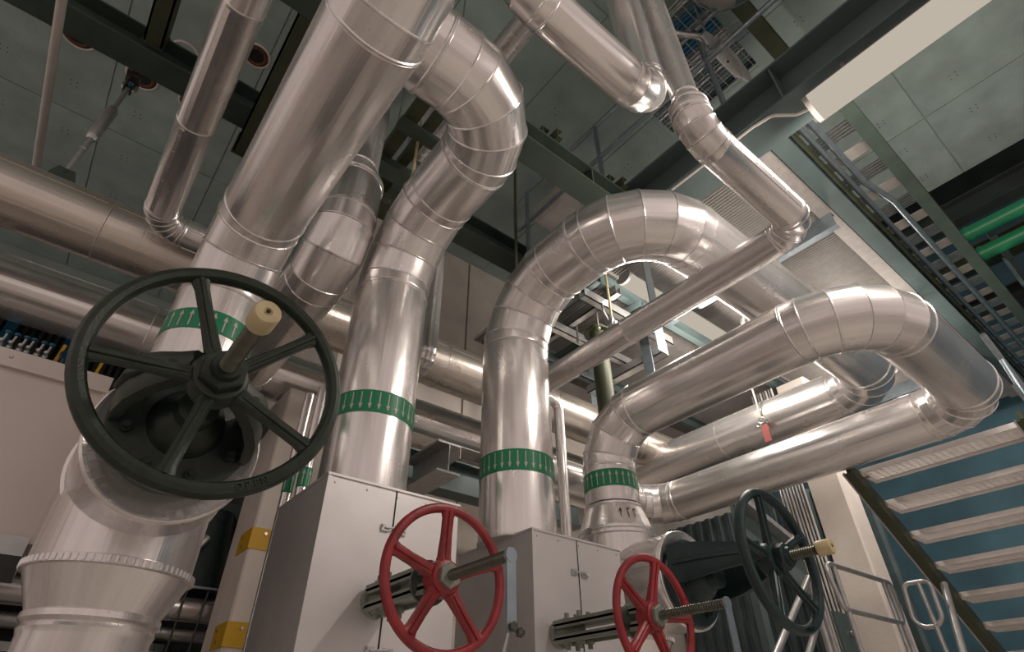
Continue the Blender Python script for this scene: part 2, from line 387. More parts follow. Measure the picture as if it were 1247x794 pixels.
mb = MB(); mb.lathe([(0, .178), (.02, .185), (.03, .178), (.15, .130), (.16, .134), (.17, .126), (ZC-4.03, .122)], (.68, 2.41, 4.02), (0, 0, 1), 36, True)
part('reducer', mb, 'cladding', pb)
py_ = pipe_thing('silver overhead pipe glimpsed between the bent pipe and the pipe at the top', (1.35, 2, 5.51), 'overhead_pipe')
run(py_, [(1.35, -1.6, 5.51), (1.35, 3.05, 5.51), (1.35, 3.05, ZC-.01)], .10, [.16], [4], 'cladding', 1.3)
s1 = pipe_thing('thin silver riser right behind the tall left-hand pipe, elbowed at its foot', (1.87, 3.39, 3.66), 'thin_riser')
run(s1, [(1.87, 3.39, ZC-.01), (1.87, 3.39, 3.68), (1.87, 4.45, 3.68)], .066, [.12], [5], 'cladding', 1.2)
s2 = pipe_thing('thin silver riser between the two middle pipes and the loop elbow', (3.07, 3.14, 0), 'thin_riser')
run(s2, [(3.07, 3.14, 0), (3.07, 3.14, 3.62), (2.75, 3.14, 3.62)], .044, [.08], [4], 'cladding_bright', 1.25)
s3 = pipe_thing('thin riser with a small green arrow label beside the left box', (1.061, 3.28, 0), 'thin_riser')
run(s3, [(1.061, 3.28, 0), (1.061, 3.28, 3.1)], .036, [], [], 'cladding_bright', 1.2)
band(s3, (1.061, 3.28), .036, 2.42, 2.54, True, 6)
s4 = pipe_thing('second thin riser next to the labelled one, nearer the concrete pier', (1.02, 3.42, 0), 'thin_riser')
run(s4, [(1.02, 3.42, 0), (1.02, 3.42, 3.1)], .030, [], [], 'cladding', 1.2)
band(s4, (1.02, 3.42), .030, 2.42, 2.54, True, 5)

# ---------------------------------------------------------------- valves
def sect(c, d, wv, tv, hw, ht, ch=.35):
    """eight sided section about c, width vector wv, thickness vector tv"""
    o = []
    for a, b in ((1, 1-ch), (1-ch, 1), (-(1-ch), 1), (-1, 1-ch), (-1, -(1-ch)), (-(1-ch), -1), (1-ch, -1), (1, -(1-ch))): o.append(V(c)+V(wv)*hw*a+V(tv)*ht*b)
    return o
def text_mesh(ch, size, depth):
    cu = bpy.data.curves.new('t', 'FONT'); cu.body = ch; cu.size = size; cu.extrude = depth; cu.align_x = 'CENTER'; cu.align_y = 'CENTER'; cu.resolution_u = 2
    ob = bpy.data.objects.new('t', cu); col.objects.link(ob); bpy.context.view_layer.update()
    me = ob.to_mesh(); vs = [q.co.copy() for q in me.vertices]; fs = [tuple(p.vertices) for p in me.polygons]
    ob.to_mesh_clear(); bpy.data.objects.remove(ob); bpy.data.curves.remove(cu); return vs, fs
LETTERS = {c: text_mesh(c, 1, .12) for c in 'OPEN'}
def handwheel(root, c, D, mat, rot, rim_r, rim_y, spoke_w, hub_r, dish, text_ang, hubmat=None, tsize=.024, rev=False):
    """wheel in the plane y = c.y, facing -Y"""
    c = V(c); Rm = D/2-rim_r
    mb = MB(); mb.torus(c, (0, -1, 0), Rm, rim_r, 72, 10, rim_y)
    wh = part('handwheel', mb, mat, root)
    hubc = c+V((0, dish, 0))
    for k in range(5):
        a = R(rot+72*k); e = V((math.cos(a), 0, math.sin(a))); t = V((-math.sin(a), 0, math.cos(a))); yv = V((0, 1, 0)); S = []
        r0, r1 = hub_r*.8, Rm+.002
        for f, wd, th in ((0, 1.25, 1.3), (.12, 1.05, 1.1), (.5, .9, .9), (.82, .95, .85), (.92, 1.25, .9), (.98, 1.9, .9), (1.0, 2.3, .8)):
            p = hubc.lerp(c, f); p = V((c.x, p.y, c.z))+e*(r0+(r1-r0)*f); S.append(sect(p, e, t, yv, spoke_w*wd*.5, spoke_w*.42*th))
        mb = MB(); mb.loft(S)
        S = []
        for f in (.05, .5, .93):   # raised rib along the spoke
            p = hubc.lerp(c, f); p = V((c.x, p.y-spoke_w*.42, c.z))+e*(r0+(r1-r0)*f); S.append(sect(p, e, t, yv, spoke_w*.16, spoke_w*.14))
        mb.loft(S); part('spoke', mb, mat, wh)
    mb = MB(); mb.lathe([(-.034, hub_r*.78), (-.03, hub_r*.9), (-.012, hub_r), (.03, hub_r), (.036, hub_r*.9), (.036, hub_r*.5)], hubc, (0, 1, 0), 30)
    part('hub', mb, hubmat or mat, wh)
    mb = MB()
    for i, ch in enumerate('OPEN'):
        sgn = 1 if rev else -1
        a = R(text_ang)+sgn*(i-1.5)*tsize*.86/Rm
        e = V((math.cos(a), 0, math.sin(a))); upv = -e if rev else e; xv = V((0, -1, 0)).cross(upv)*-1
        vs, fs = LETTERS[ch]; o = c+e*Rm+V((0, -rim_y*.97, 0))
        xv = upv.cross(V((0, -1, 0)))
        mb.add([o+xv*(q.x*tsize)+upv*(q.y*tsize)+V((0, -1, 0))*(q.z*tsize) for q in vs], fs)
    part('lettering', mb, mat, wh, 'raised lettering OPEN')
    return wh, hubc
def stem(root, c, y0, y1, r, mat='thread_dark'):
    pr = []; n = int((y0-y1)/.0115); L = y0-y1
    for k in range(n): pr += [(L*k/n, r), (L*(k+.5)/n, r*.80)]
    pr.append((L, r)); mb = MB(); mb.lathe(pr, (c[0], y0, c[2]), (0, -1, 0), 18); return part('stem', mb, mat, root, sharp=25)
def hexnut(mb, P, d, r, h): return mb.lathe([(0, r*.96), (h*.1, r), (h*.9, r), (h, r*.93)], P, d, 6)
def big_valve(label, x, zc, wc, D, wy, tip, rot, mat, text_ang, yrim, rev):
    root = thing('gate_valve', label, 'valve', (x, YR, 0))
    rb = .25
    z_up = 2.28
    b = MB(); b.lathe([(0, .19), (1.5-.02, .19), (1.5, .197), (1.515, .19)], (x, YR, 0), (0, 0, 1), 44); part('lower_pipe_jacket', b, 'cladding', root)
    b = MB(); b.lathe([(0, .19), (.012, .203), (.03, .203), (.034, .196), (.15, rb), (.154, rb+.01), (.178, rb+.01), (.182, rb)], (x, YR, 1.515), (0, 0, 1), 48, False, uvm=True); part('lower_cone_jacket', b, 'cladding', root)
    b = MB(); b.lathe([(0, rb), (.56, rb), (.565, rb+.009), (.585, rb+.009), (.59, rb)], (x, YR, 1.69), (0, 0, 1), 48, True); part('body_jacket', b, 'cladding', root)
    b = MB(); b.lathe([(0, rb), (.005, rb+.006), (.02, rb+.006), (.025, rb-.005), (.165, .195), (.17, .2), (.185, .2), (.19, .19)], (x, YR, z_up), (0, 0, 1), 48, False); part('upper_cone_jacket', b, 'cladding', root)
    # branch jacket round the bonnet, pointing at the viewer
    rs = .258; y1 = yrim
    b = MB(); L = YR-y1
    b.lathe([(0, rs), (L-.05, rs), (L-.04, rs+.006), (L-.02, rs+.006), (L-.012, rs), (L, rs+.004), (L+.004, rs), (L, rs-.012), (L-.02, rs-.05), (L-.03, rs-.09), (L-.03, .02)], (x, YR, zc), (0, -1, 0), 56, False)
    part('bonnet_jacket', b, 'cladding', root)
    b = MB(); b.torus((x, YR-.06, zc), (0, -1, 0), rs+.004, .012, 56, 6, .012); part('crimped_collar', b, 'cladding', root)
    for a in (.6, 2.2, 3.9, 5.1):
        b = MB(); b.lathe([(0, .008), (.004, .006)], V((x, y1+.03, zc))+V((math.cos(a), 0, math.sin(a)))*(rs+.004), (math.cos(a), 0, math.sin(a)), 8); part('screw', b, 'bolt_steel', root)
    # crimped strap at the cone
    b = MB()
    for k in range(72):
        a = 2*PI*k/72; b.lathe([(0, .006), (.02, .006)], (x+(rb+.0095)*math.cos(a), YR+(rb+.0095)*math.sin(a), 1.671), (0, 0, 1), 5)
    part('crimp_teeth', b, 'cladding', root, kind='stuff')
    c = V(wc); fy = y1-.0
    # cast bonnet, flange and yoke
    b = MB(); b.lathe([(0, .226), (.045, .226), (.05, .21), (.05, .13), (.055, .12), (.12, .10), (.16, .065), (.21, .06), (.22, .04)], (c.x, fy+.03, c.z-.02), (0, -1, 0), 40); part('bonnet_flange', b, mat, root)
    for k in range(8):
        a = 2*PI*k/8+.35; b = MB(); p = V((c.x, fy-.02, c.z-.02))+V((math.cos(a), 0, math.sin(a)))*.175
        hexnut(b, p, (0, -1, 0), .019, .022); b.cyl(p, p+V((0, -.04, 0)), .011, 8); part('bolt', b, mat, root)
    hub_y = wy+.055
    for sgn in (-1, 1):   # two broad curved yoke arms
        S = []
        for f, xr, hw, th in ((0, .20, .105, .026), (.15, .205, .10, .026), (.4, .19, .085, .026), (.65, .15, .065, .028), (.85, .10, .05, .03), (1, .06, .045, .032)):
            y = (fy-.01)+(hub_y-(fy-.01))*f
            S.append(sect((c.x+sgn*xr, y, c.z+.015-.02*sgn), None, (0, 0, 1), V((sgn, -.5, 0)).normalized(), hw, th))
        b = MB(); b.loft(S)
        S = []
        for f, xr, hw in ((.05, .20, .012), (.4, .19, .012), (.85, .10, .012)):
            y = (fy-.01)+(hub_y-(fy-.01))*f; S.append(sect((c.x+sgn*(xr+.02), y-.02, c.z+.015-.02*sgn), None, (0, 0, 1), (sgn, 0, 0), hw, .022))
        b.loft(S); part('yoke_arm', b, mat, root)
    b = MB(); b.lathe([(0, .078), (.02, .082), (.03, .07), (.038, .07), (.042, .078), (.055, .078), (.06, .06)], (c.x, hub_y+.03, c.z), (0, -1, 0), 32); part('yoke_collar', b, mat, root)
    wh, hubc = handwheel(root, c, D, mat, rot, .024, .027, .042, .085, .035, text_ang, None, .027, rev)
    b = MB(); hexnut(b, hubc+V((0, -.03, 0)), (0, -1, 0), .068, .05); b.lathe([(0, .045), (.022, .04)], hubc+V((0, -.08, 0)), (0, -1, 0), 20); part('hex_nut', b, mat, root)
    stem(root, c, hubc.y-.08, tip+.06, .026)
    b = MB(); b.lathe([(0, .036), (.06, .036), (.066, .032), (.066, .012), (.062, .010)], (c.x, tip+.066, c.z), (0, -1, 0), 24); part('stem_cap', b, 'cap_cream', root, 'cream plastic stem cap')
    part('cap_hole', MB().lathe([(0, .006), (.001, .006)], (c.x, tip-.0005, c.z), (0, -1, 0), 10), 'black_gap', root)
    return root
big_valve('large black-green handwheel valve at left, cream-capped stem toward the viewer', .222, 2.02, (.226, 1.66, 2.096), .745, 1.66, 1.27, 45, 'cast_green', -62, 2.05, True)
big_valve('dark teal handwheel valve at right with cream-capped stem, behind a red wheel', XR4, 1.944, (2.915, 1.46, 1.95), .70, 1.46, 1.19, 28, 'cast_teal', -80, 2.0, True)

mk = MB(); ang = math.atan2(-1, -1.0)-.0
def cone_pt(a, z): 
    rr = .25+(.195-.25)*(z-2.305)/.14+.003
    return V((XR4+rr*math.cos(a), YR+rr*math.sin(a), z))
a0 = R(-128)
for pts in (((0, 2.35), (0, 2.41)), ((0, 2.41), (-.05, 2.385)), ((0, 2.41), (.05, 2.385)), ((.22, 2.35), (.22, 2.41)), ((.22, 2.41), (.34, 2.41)), ((.42, 2.35), (.42, 2.41)), ((.42, 2.41), (.52, 2.40))):
    mk.tube([cone_pt(a0+q, z) for q, z in pts], .0022, 5)
vr = [o for o in bpy.data.objects if o.name.startswith('gate_valve') and o.parent is None][-1]
part('marker_strokes', mk, 'black_gap', vr, 'hand-drawn arrow and strokes', 'stuff')
def red_valve(label, c, D, rot, tip, yface, text_ang):
    c = V(c); root = thing('gate_valve', label, 'valve', (c.x, yface, c.z))
    wh, hubc = handwheel(root, c, D, 'red_paint', rot, .017, .016, .040, .060, .02, text_ang, None, .020, False)
    b = MB(); hexnut(b, hubc+V((0, -.032, 0)), (0, -1, 0), .042, .022); part('hex_nut', b, 'yoke_grey', root, 'bare steel hex nut')
    stem(root, c, hubc.y-.05, tip, .0185)
    # yoke: top and bottom bars with bolts
    for s in (-1, 1):
        b = MB(); z = c.z+s*.024
        b.box((c.x-.055, hubc.y+.03, z-.010), (c.x+.055, yface-.02, z+.010)); b.box((c.x-.055, hubc.y+.03, z-.024 if s < 0 else z), (c.x-.043, yface-.02, z if s < 0 else z+.024)); b.box((c.x+.043, hubc.y+.03, z-.024 if s < 0 else z), (c.x+.055, yface-.02, z if s < 0 else z+.024))
        part('yoke_arm', b, 'yoke_grey', root)
        for q in (.30, .62):
            y = hubc.y+.03+(yface-hubc.y-.05)*(.55+q*.5)
            for dx in (-.03, .03):
                b = MB(); hexnut(b, (c.x+dx, y, z+s*.01), (0, 0, s), .021, .022); b.cyl((c.x+dx, y, z+s*.03), (c.x+dx, y, z+s*.052), .011, 8); part('bolt', b, 'yoke_grey', root)
    b = MB(); b.lathe([(0, .07), (.02, .075), (.035, .055), (.07, .05)], (c.x, hubc.y+.10, c.z), (0, -1, 0), 24); part('yoke_collar', b, 'cast_green', root)
    b = MB(); b.lathe([(0, .062), (.03, .062), (.032, .045), (.07, .035), (.12, .026), (.16, .02)], (c.x, yface-.001, c.z), (0, -1, 0), 26); part('gland_flange', b, 'yoke_grey', root)
    # pointer arm hanging from the stem end
    b = MB(); tp = V((c.x, tip, c.z)); b.lathe([(0, .021), (.012, .021)], tp, (0, -1, 0), 18)
    S = []
    b.prism([tp+V((-.017, -.004, -.205)), tp+V((.017, -.004, -.205)), tp+V((.017, -.004, .012)), tp+V((.011, -.004, .021)), tp+V((-.011, -.004, .021)), tp+V((-.017, -.004, .012))], (0, -.007, 0))
    part('pointer_arm', b, 'galvanised_blue', root, 'flat steel pointer bar')
    b = MB(); q = tp+V((0, -.012, -.19)); hexnut(b, q, (0, -1, 0), .013, .012); b.lathe([(0, .012), (.012, .014), (.02, .009)], q+V((.018, 0, -.012)), (1, -.3, 0), 10); part('bolt', b, 'thread_dark', root)
    b = MB(); b.cyl(q+V((0, .01, 0)), q+V((-.06, .12, -.42)), .005, 8); part('link_rod', b, 'galvanised', root)
    return root
red_valve('red five-spoke handwheel valve on the left sheet-metal box', (1.088, 1.70, 1.652), .490, 91, 1.36, 2.2, 20)
red_valve('smaller red handwheel valve on the middle box, partly in front of the dark wheel', (2.06, 1.62, 1.62), .490, 76, 1.285, 2.2, 16)

# sheet-metal insulation boxes
def insul_box(label, x0, x1, y0, y1, z, xs):
    root = thing('insulation_box', label, 'insulation box', ((x0+x1)/2, (y0+y1)/2, 0)); t = .012
    def pan(a, b_, name='panel'):
        b = MB(); b.box(a, b_); part(name, b, 'sheet', root)
    pan((x0, y0, .05), (xs-.003, y0+t, z)); pan((xs+.003, y0, .05), (x1, y0+t, z))
    pan((x0, y0+t, .05), (x0+t, y1, z)); pan((x1-t, y0+t, .05), (x1, y1, z)); pan((x0+t, y1-t, .05), (x1-t, y1, z))
    pan((x0+t, y0+t, z-.014), (x1-t, y1-t, z-.002), 'top_panel')
    b = MB(); e = .007
    b.box((x0-e, y0-e, z-.004), (x1+e, y0+.004, z+.006)); b.box((x0-e, y0, z-.004), (x0+.004, y1, z+.006)); b.box((x1-.004, y0, z-.004), (x1+e, y1, z+.006)); part('folded_edge', b, 'sheet', root)
    b = MB(); b.box((x0-.004, y0-.004, .05), (x0+.010, y0+.010, z)); part('corner_strip', b, 'sheet', root)
    b = MB(); b.box((xs-.0035, y0-.001, .05), (xs+.0035, y0+.01, z)); part('seam', b, 'black_gap', root)
    for zz in (z-.17, z-.62):
        b = MB(); b.box((xs-.055, y0-.010, zz-.014), (xs-.02, y0, zz+.014)); b.box((xs+.02, y0-.010, zz-.018), (xs+.06, y0, zz+.012)); b.tube(fillet([(xs-.04, y0-.014, zz), (xs+.035, y0-.018, zz+.004), (xs+.05, y0-.024, zz-.012)], .01, 3), .0045, 6)
        l = part('latch', b, 'galvanised', root); part('latch_rivet', MB().lathe([(0, .006), (.004, .004)], (xs-.05, y0-.010, zz+.006), (0, -1, 0), 8), 'bolt_steel', l)
    for i in range(5):
        for (xx, yy, nx, ny) in ((x0+.03+(x1-x0-.06)*i/4, y0, 0, -1),):
            part('rivet', MB().lathe([(0, .005), (.003, .003)], (xx, yy, z-.03), (nx, ny, 0), 8), 'bolt_steel', root)
    return root
insul_box('tall sheet-metal insulation box behind the larger red handwheel', .81, 1.455, 2.2, 2.77, 2.105, 1.127)
insul_box('sheet-metal insulation box at the foot of the middle pipe, behind the smaller red wheel', 1.91, 2.56, 2.2, 2.86, 2.085, 2.222)

# ---------------------------------------------------------------- steelwork
def ibeam(mb, a, b, wd, h, t=.018, tw=.012):
    """I section from a to b, bottom flange underside at the given z, wd wide, h tall"""
    a = V(a); b = V(b); d = (b-a).normalized(); s = V((d.y, -d.x, 0)).normalized() if abs(d.z) < .9 else V((1, 0, 0)); u = V((0, 0, 1))
    pr = [(-wd/2, 0), (wd/2, 0), (wd/2, t), (tw/2, t), (tw/2, h-t), (wd/2, h-t), (wd/2, h), (-wd/2, h), (-wd/2, h-t), (-tw/2, h-t), (-tw/2, t), (-wd/2, t)]
    return mb.prism([a+s*x+u*z for x, z in pr], b-a)
def channel(mb, a, b, wd, h, t=.008, side=1):
    a = V(a); b = V(b); d = (b-a).normalized(); s = V((d.y, -d.x, 0)).normalized(); u = V((0, 0, 1))
    pr = [(0, 0), (wd, 0), (wd, t), (t, t), (t, h-t), (wd, h-t), (wd, h), (0, h)]
    return mb.prism([a+s*(x*side)+u*z for x, z in pr], b-a)
def beam(label, a, b, wd, h, mat, name='steel_beam', stiff=()):
    root = thing(name, label, 'beam', a); mb = MB(); ibeam(mb, a, b, wd, h); part('beam_profile', mb, mat, root)
    for f in stiff:
        p = V(a).lerp(V(b), f); d = (V(b)-V(a)).normalized(); s = V((d.y, -d.x, 0)); mb = MB()
        mb.prism([p-s*wd*.48+V((0, 0, .018)), p+s*wd*.48+V((0, 0, .018)), p+s*wd*.48+V((0, 0, h-.018)), p-s*wd*.48+V((0, 0, h-.018))], d*.012); part('stiffener', mb, mat, root)
    return root
beam('big teal I-beam carrying the long fluorescent lamp', (2.85, -3.0, 4.6), (2.85, 3.3, 4.6), .30, .40, 'steel_teal', stiff=(.3, .55, .78))
xb = beam('green I-beam running behind the bent pipe to the big teal beam', (-2.0, 1.84, 4.6), (2.69, 1.84, 4.6), .20, .20, 'steel_green', stiff=(.5, .9))
beam('long dark green I-beam under the slab at upper left', (-4.0, 3.61, 5.55), (3.2, 3.61, 5.55), .25, .26, 'steel_green', stiff=(.2, .5))
def boxbeam(label, a, b, mat, name='steel_beam'):
    root = thing(name, label, 'beam', a); mb = MB(); x0, y0, z0 = a; x1, y1, z1 = b
    mb.box((x0, y0, z0), (x1, y1, z0+.014)); mb.box((x0, y0, z1-.014), (x1, y1, z1)); mb.box((x0, y0, z0), (x0+.014, y1, z1)); mb.box((x1-.014, y0, z0), (x1, y1, z1))
    part('beam_profile', mb, mat, root)
    mb = MB(); mb.box((x0-.01, y1-.02, z0-.01), (x1+.01, y1, z1+.0)); part('end_plate', mb, mat, root); return root
boxbeam('olive steel box beam between the slim and the nearest overhead pipes', (0.0, 1.6, 5.28), (.22, 3.78, 5.53), 'steel_olive')
boxbeam('narrow dark beam meeting the upper left I-beam near the top edge', (-.86, -1.2, 5.6), (-.73, 3.47, 5.78), 'steel_olive')
for k, (x0, x1, z0, lab) in enumerate(((.93, 1.03, 5.02, 'olive steel channel hung behind the bent pipe, left one'), (1.12, 1.2, 5.12, 'olive steel channel hung behind the bent pipe, right one'))):
    root = thing('hung_channel', lab, 'channel', (x0, 2.2, z0)); mb = MB(); channel(mb, (x0, 2.0, z0), (x0, 3.4, z0), x1-x0, .09, side=1); part('channel_profile', mb, 'steel_olive', root)
    mb = MB(); mb.cyl((x0+.05, 3.2, z0+.08), (x0+.05, 3.2, 6.995), .008, 8); part('hanger_rod', mb, 'bolt_steel', root)
    mb = MB(); mb.cyl((x0+.05, 2.1, z0+.08), (x0+.05, 2.1, 6.995), .008, 8); part('hanger_rod', mb, 'bolt_steel', root)
root = thing('cross_channel', 'olive steel cross piece tying the two hung channels together', 'channel', (.8, 2.85, 4.9)); mb = MB(); mb.box((.80, 2.80, 4.93), (1.34, 2.95, 5.015)); part('channel_profile', mb, 'steel_green', root)
mb = MB(); mb.box((.84, 3.15, 4.90), (1.38, 3.34, 5.015)); part('channel_profile', mb, 'steel_olive', root); mb = MB(); mb.box((.90, 2.4, 4.96), (1.3, 2.5, 5.015)); part('channel_profile', mb, 'steel_green', root)
for k, (x, lab) in enumerate(((1.74, 'short channel offcut standing on the green I-beam beside the bent pipe'), (2.46, 'short channel offcut on the green I-beam near the big teal beam'))):
    root = thing('channel_offcut', lab, 'channel', (x, 1.84, 4.8)); mb = MB(); channel(mb, (x, 1.76, 4.8), (x, 1.96, 4.8), .07, .12); part('web', mb, 'steel_olive', root)
    mb = MB(); channel(mb, (x+.09, 1.70, 4.8), (x+.09, 1.86, 4.8), .05, .10); part('lip', mb, 'steel_olive', root)
# hanger rods
mb = MB(); mb.cyl((1.10, 2.5, 4.2), (1.10, 2.5, 6.995), .011, 10); hexnut(mb, (1.10, 2.5, 4.3), (0, 0, 1), .02, .02)
single('hanger_rod', mb, 'cap_cream', 'brassy threaded hanger rod dropping behind the bent pipe', 'rod', (1.10, 2.5, 4.2))
mb = MB(); mb.cyl((2.328, 2.8, 4.2), (2.328, 2.8, 6.995), .014, 10); hexnut(mb, (2.328, 2.8, 4.22), (0, 0, 1), .024, .02)
single('hanger_rod', mb, 'steel_olive', 'olive hanger rod dropping in front of the upper handrail', 'rod', (2.328, 2.8, 4.2))
# conduit and turnbuckle at upper left
root = thing('conduit', 'pale straight conduit crossing under the upper left I-beam', 'conduit', (-1.29, 0, 5.3)); mb = MB(); mb.cyl((-1.29, -1.5, 5.3), (-1.29, 5.19, 5.3), .031, 16); part('tube', mb, 'white_paint', root)
mb = MB(); mb.cyl((-1.29, 2.0, 5.3), (-1.29, 2.05, 5.3), .036, 16); part('coupling', mb, 'white_paint', root)
root = thing('conduit', 'pale conduit at the extreme left edge under the I-beam', 'conduit', (-1.72, 0, 5.3)); mb = MB(); mb.cyl((-1.74, -1.5, 5.3), (-1.74, 5.19, 5.3), .031, 16); part('tube', mb, 'white_paint', root)
T = thing('turnbuckle_hanger', 'galvanised turnbuckle rod between the spiral pipe and the dark I-beam', 'turnbuckle', (-.83, 3.85, 4.27)); tx, ty = -.84, 3.86
mb = MB(); mb.lathe([(0, .013), (.0, .026), (.02, .036), (.05, .042), (.36, .042), (.39, .036), (.41, .026), (.41, .013)], (tx, ty, 4.78), (0, 0, 1), 18); part('turnbuckle_body', mb, 'galvanised', T)
mb = MB(); mb.cyl((tx, ty, 4.42), (tx, ty, 4.80), .019, 12); part('lower_rod', mb, 'galvanised', T)
mb = MB(); mb.cyl((tx, ty, 5.17), (tx, ty, 5.46), .019, 12); part('upper_rod', mb, 'galvanised', T)
mb = MB(); hexnut(mb, (tx, ty, 4.66), (0, 0, 1), .027, .024); part('lock_nut', mb, 'galvanised', T)
for z, nm in ((4.38, 'lower_eye'), (5.49, 'upper_eye')):
    mb = MB(); mb.torus((tx, ty, z), (0, 1, 0), .042, .018, 24, 8); mb.lathe([(-.012, .02), (.012, .02)], (tx, ty, z+(.045 if z < 5 else -.045)), (0, 1, 0), 12); e = part(nm, mb, 'galvanised', T)
    part('pin', MB().cyl((tx, ty-.035, z), (tx, ty+.035, z), .017, 12), 'blue_paint' if z > 5 else 'thread_dark', e)
mb = MB(); mb.prism([(tx-.10, ty+.02, 4.265), (tx+.10, ty+.02, 4.265), (tx+.05, ty+.02, 4.41), (tx-.05, ty+.02, 4.41)], (0, .014, 0)); mb.prism([(tx-.10, ty-.034, 4.265), (tx+.10, ty-.034, 4.265), (tx+.05, ty-.034, 4.41), (tx-.05, ty-.034, 4.41)], (0, .014, 0)); part('lug_plate', mb, 'steel_green', T)
mb = MB(); mb.box((tx-.05, ty-.11, 5.532), (tx+.05, ty+.06, 5.548)); mb.box((tx-.03, ty-.03, 5.43), (tx-.018, ty+.03, 5.535)); mb.box((tx+.018, ty-.03, 5.43), (tx+.03, ty+.03, 5.535)); part('top_bracket', mb, 'thread_dark', T)
S = thing('pipe_support', 'dark channel bracket with a pale post between the two wall pipes', 'support', (-1.0, 4.24, 3.0)); mb = MB(); channel(mb, (-1.4, 4.16, 3.80), (-.98, 4.16, 3.80), .1, .08, .008, -1); part('channel', mb, 'steel_olive', S)
mb = MB(); mb.cyl((-1.02, 4.30, 3.2), (-1.02, 4.30, 3.80), .024, 14); part('post', mb, 'white_paint', S)

# beams under the wall pipes
bb = beam('grey-green I-beam under the wall pipe seen between the two middle pipes', (1.75, 4.30, 3.05), (4.4, 4.30, 3.05), .2, .30, 'steel_teal')
beam('short I-beam stub pointing at the viewer under the wall pipe', (2.28, 3.62, 2.93), (2.28, 4.19, 2.93), .22, .26, 'galvanised', 'beam_stub')
mb = MB(); mb.box((2.60, 3.95, 3.36), (2.95, 4.15, 3.37)); mb.prism([(2.60, 3.95, 3.25), (2.60, 4.15, 3.25), (2.60, 4.15, 3.36), (2.60, 3.95, 3.36)], (.008, 0, 0)); mb.prism([(2.90, 3.95, 3.25), (2.90, 4.15, 3.36), (2.90, 3.95, 3.36)], (.008, 0, 0))
root = thing('pipe_saddle', 'small white sheet bracket under the wall pipe', 'bracket', (2.75, 4.1, 3.25)); part('saddle_plate', mb, 'white_paint', root)
mb = MB(); hexnut(mb, (2.93, 3.95, 3.30), (0, -1, 0), .02, .02); part('bolt', mb, 'bolt_steel', root)

# ---------------------------------------------------------------- grating platform at upper right
GX0, GX1, GY0, GY1, GZ = 3.02, 9.6, .83, 4.45, 5.0
gp = thing('grating_platform', 'galvanised grating walkway seen from below behind the arched pipe', 'platform', (GX0, GY0, GZ))
pm = None; PW = 1.09; PD = 1.80
for i in range(6):
    for j in range(2):
        x0 = GX0+i*PW+.01; y0 = GY0+j*(PD+.01)
        if pm is None:
            mb = MB(); k = 0
            while k*.034 < PW-.02:
                mb.box((x0+k*.034, y0, GZ), (x0+k*.034+.005, y0+PD, GZ+.04)); k += 1
            k = 0
            while k*.1 < PD:
                mb.box((x0, y0+k*.1, GZ+.028), (x0+PW-.02, y0+k*.1+.006, GZ+.036)); k += 1
            for y in (y0, y0+PD-.006): mb.box((x0, y, GZ-.002), (x0+PW-.02, y+.006, GZ+.04))
            o = part('grating_panel', mb, 'grating_steel', gp); pm = (o, V((x0, y0, 0)))
        else:
            o = pm[0].copy(); col.objects.link(o); o.parent = gp; o.location = V((x0, y0, 0))-pm[1]
mb = MB(); mb.box((GX0, .83, GZ-.014), (GX1, .95, GZ-.004)); part('border_strip', mb, 'grating_steel', gp)
mb = MB(); mb.box((GX0, .68, GZ-.03), (GX1, .82, GZ+.13)); part('edge_plate', mb, 'steel_teal', gp, 'wide blue-grey edge plate')
for y, h in ((2.75, .16), (4.1, .16)):
    mb = MB(); channel(mb, (GX0, y, GZ-h-.004), (GX1, y, GZ-h-.004), .07, h); part('joist', mb, 'steel_teal', gp)
for x, nm in ((4.35, 0), (6.2, 0), (8.0, 0)):
    mb = MB(); channel(mb, (x, .85, GZ-.166), (x, 2.74, GZ-.166), .07, .16); part('joist', mb, 'galvanised_blue', gp)
# under-platform frame round the dark post
fr = thing('hanging_frame', 'blue-grey steel frame hung under the grating round a dark post', 'frame', (3.55, 3.0, 0))
mb = MB(); mb.cyl((3.55, 3.0, 0), (3.55, 3.0, 4.58), .085, 24); mb.lathe([(0, .14), (.015, .14)], (3.55, 3.0, 4.50), (0, 0, 1), 24); part('post', mb, 'steel_olive', fr, 'round dark green post')
for a, b, mt in (((3.12, 3.20, 4.42), (3.18, 3.20, 0), None),):
    pass
for (x0, y0, z0, x1, y1, z1, mt) in ((3.10, 2.72, 4.60, 4.42, 2.80, 4.70, 'galvanised'), (3.10, 3.28, 4.60, 4.42, 3.36, 4.70, 'galvanised'), (3.10, 3.78, 4.60, 4.42, 3.86, 4.70, 'galvanised_blue'), (3.14, 2.60, 4.72, 3.22, 4.0, 4.82, 'steel_teal'), (3.42, 2.60, 4.72, 3.50, 4.0, 4.82, 'galvanised'), (3.78, 2.60, 4.72, 3.86, 4.0, 4.82, 'steel_teal'), (4.30, 2.80, 4.50, 4.42, 3.9, 4.60, 'galvanised')):
    mb = MB(); t = .01
    mb.box((x0, y0, z0), (x1, y1, z0+t)); 
    if x1-x0 > y1-y0: mb.box((x0, y0, z0), (x1, y0+t, z1)); mb.box((x0, y1-t, z0), (x1, y1, z1))
    else: mb.box((x0, y0, z0), (x0+t, y1, z1)); mb.box((x1-t, y0, z0), (x1, y1, z1))
    part('frame_member', mb, mt, fr)
for (x, y, w1, w2) in ((3.36, 2.2, .10, .012), (3.98, 2.62, .14, .012), (4.25, 2.9, .012, .12), (3.36, 3.9, .10, .012), (4.36, 3.9, .10, .012)):
    mb = MB(); mb.box((x, y, 4.05 if y == 2.9 else 4.3), (x+w1, y+w2, 4.99)); part('upright', mb, 'galvanised_blue', fr)
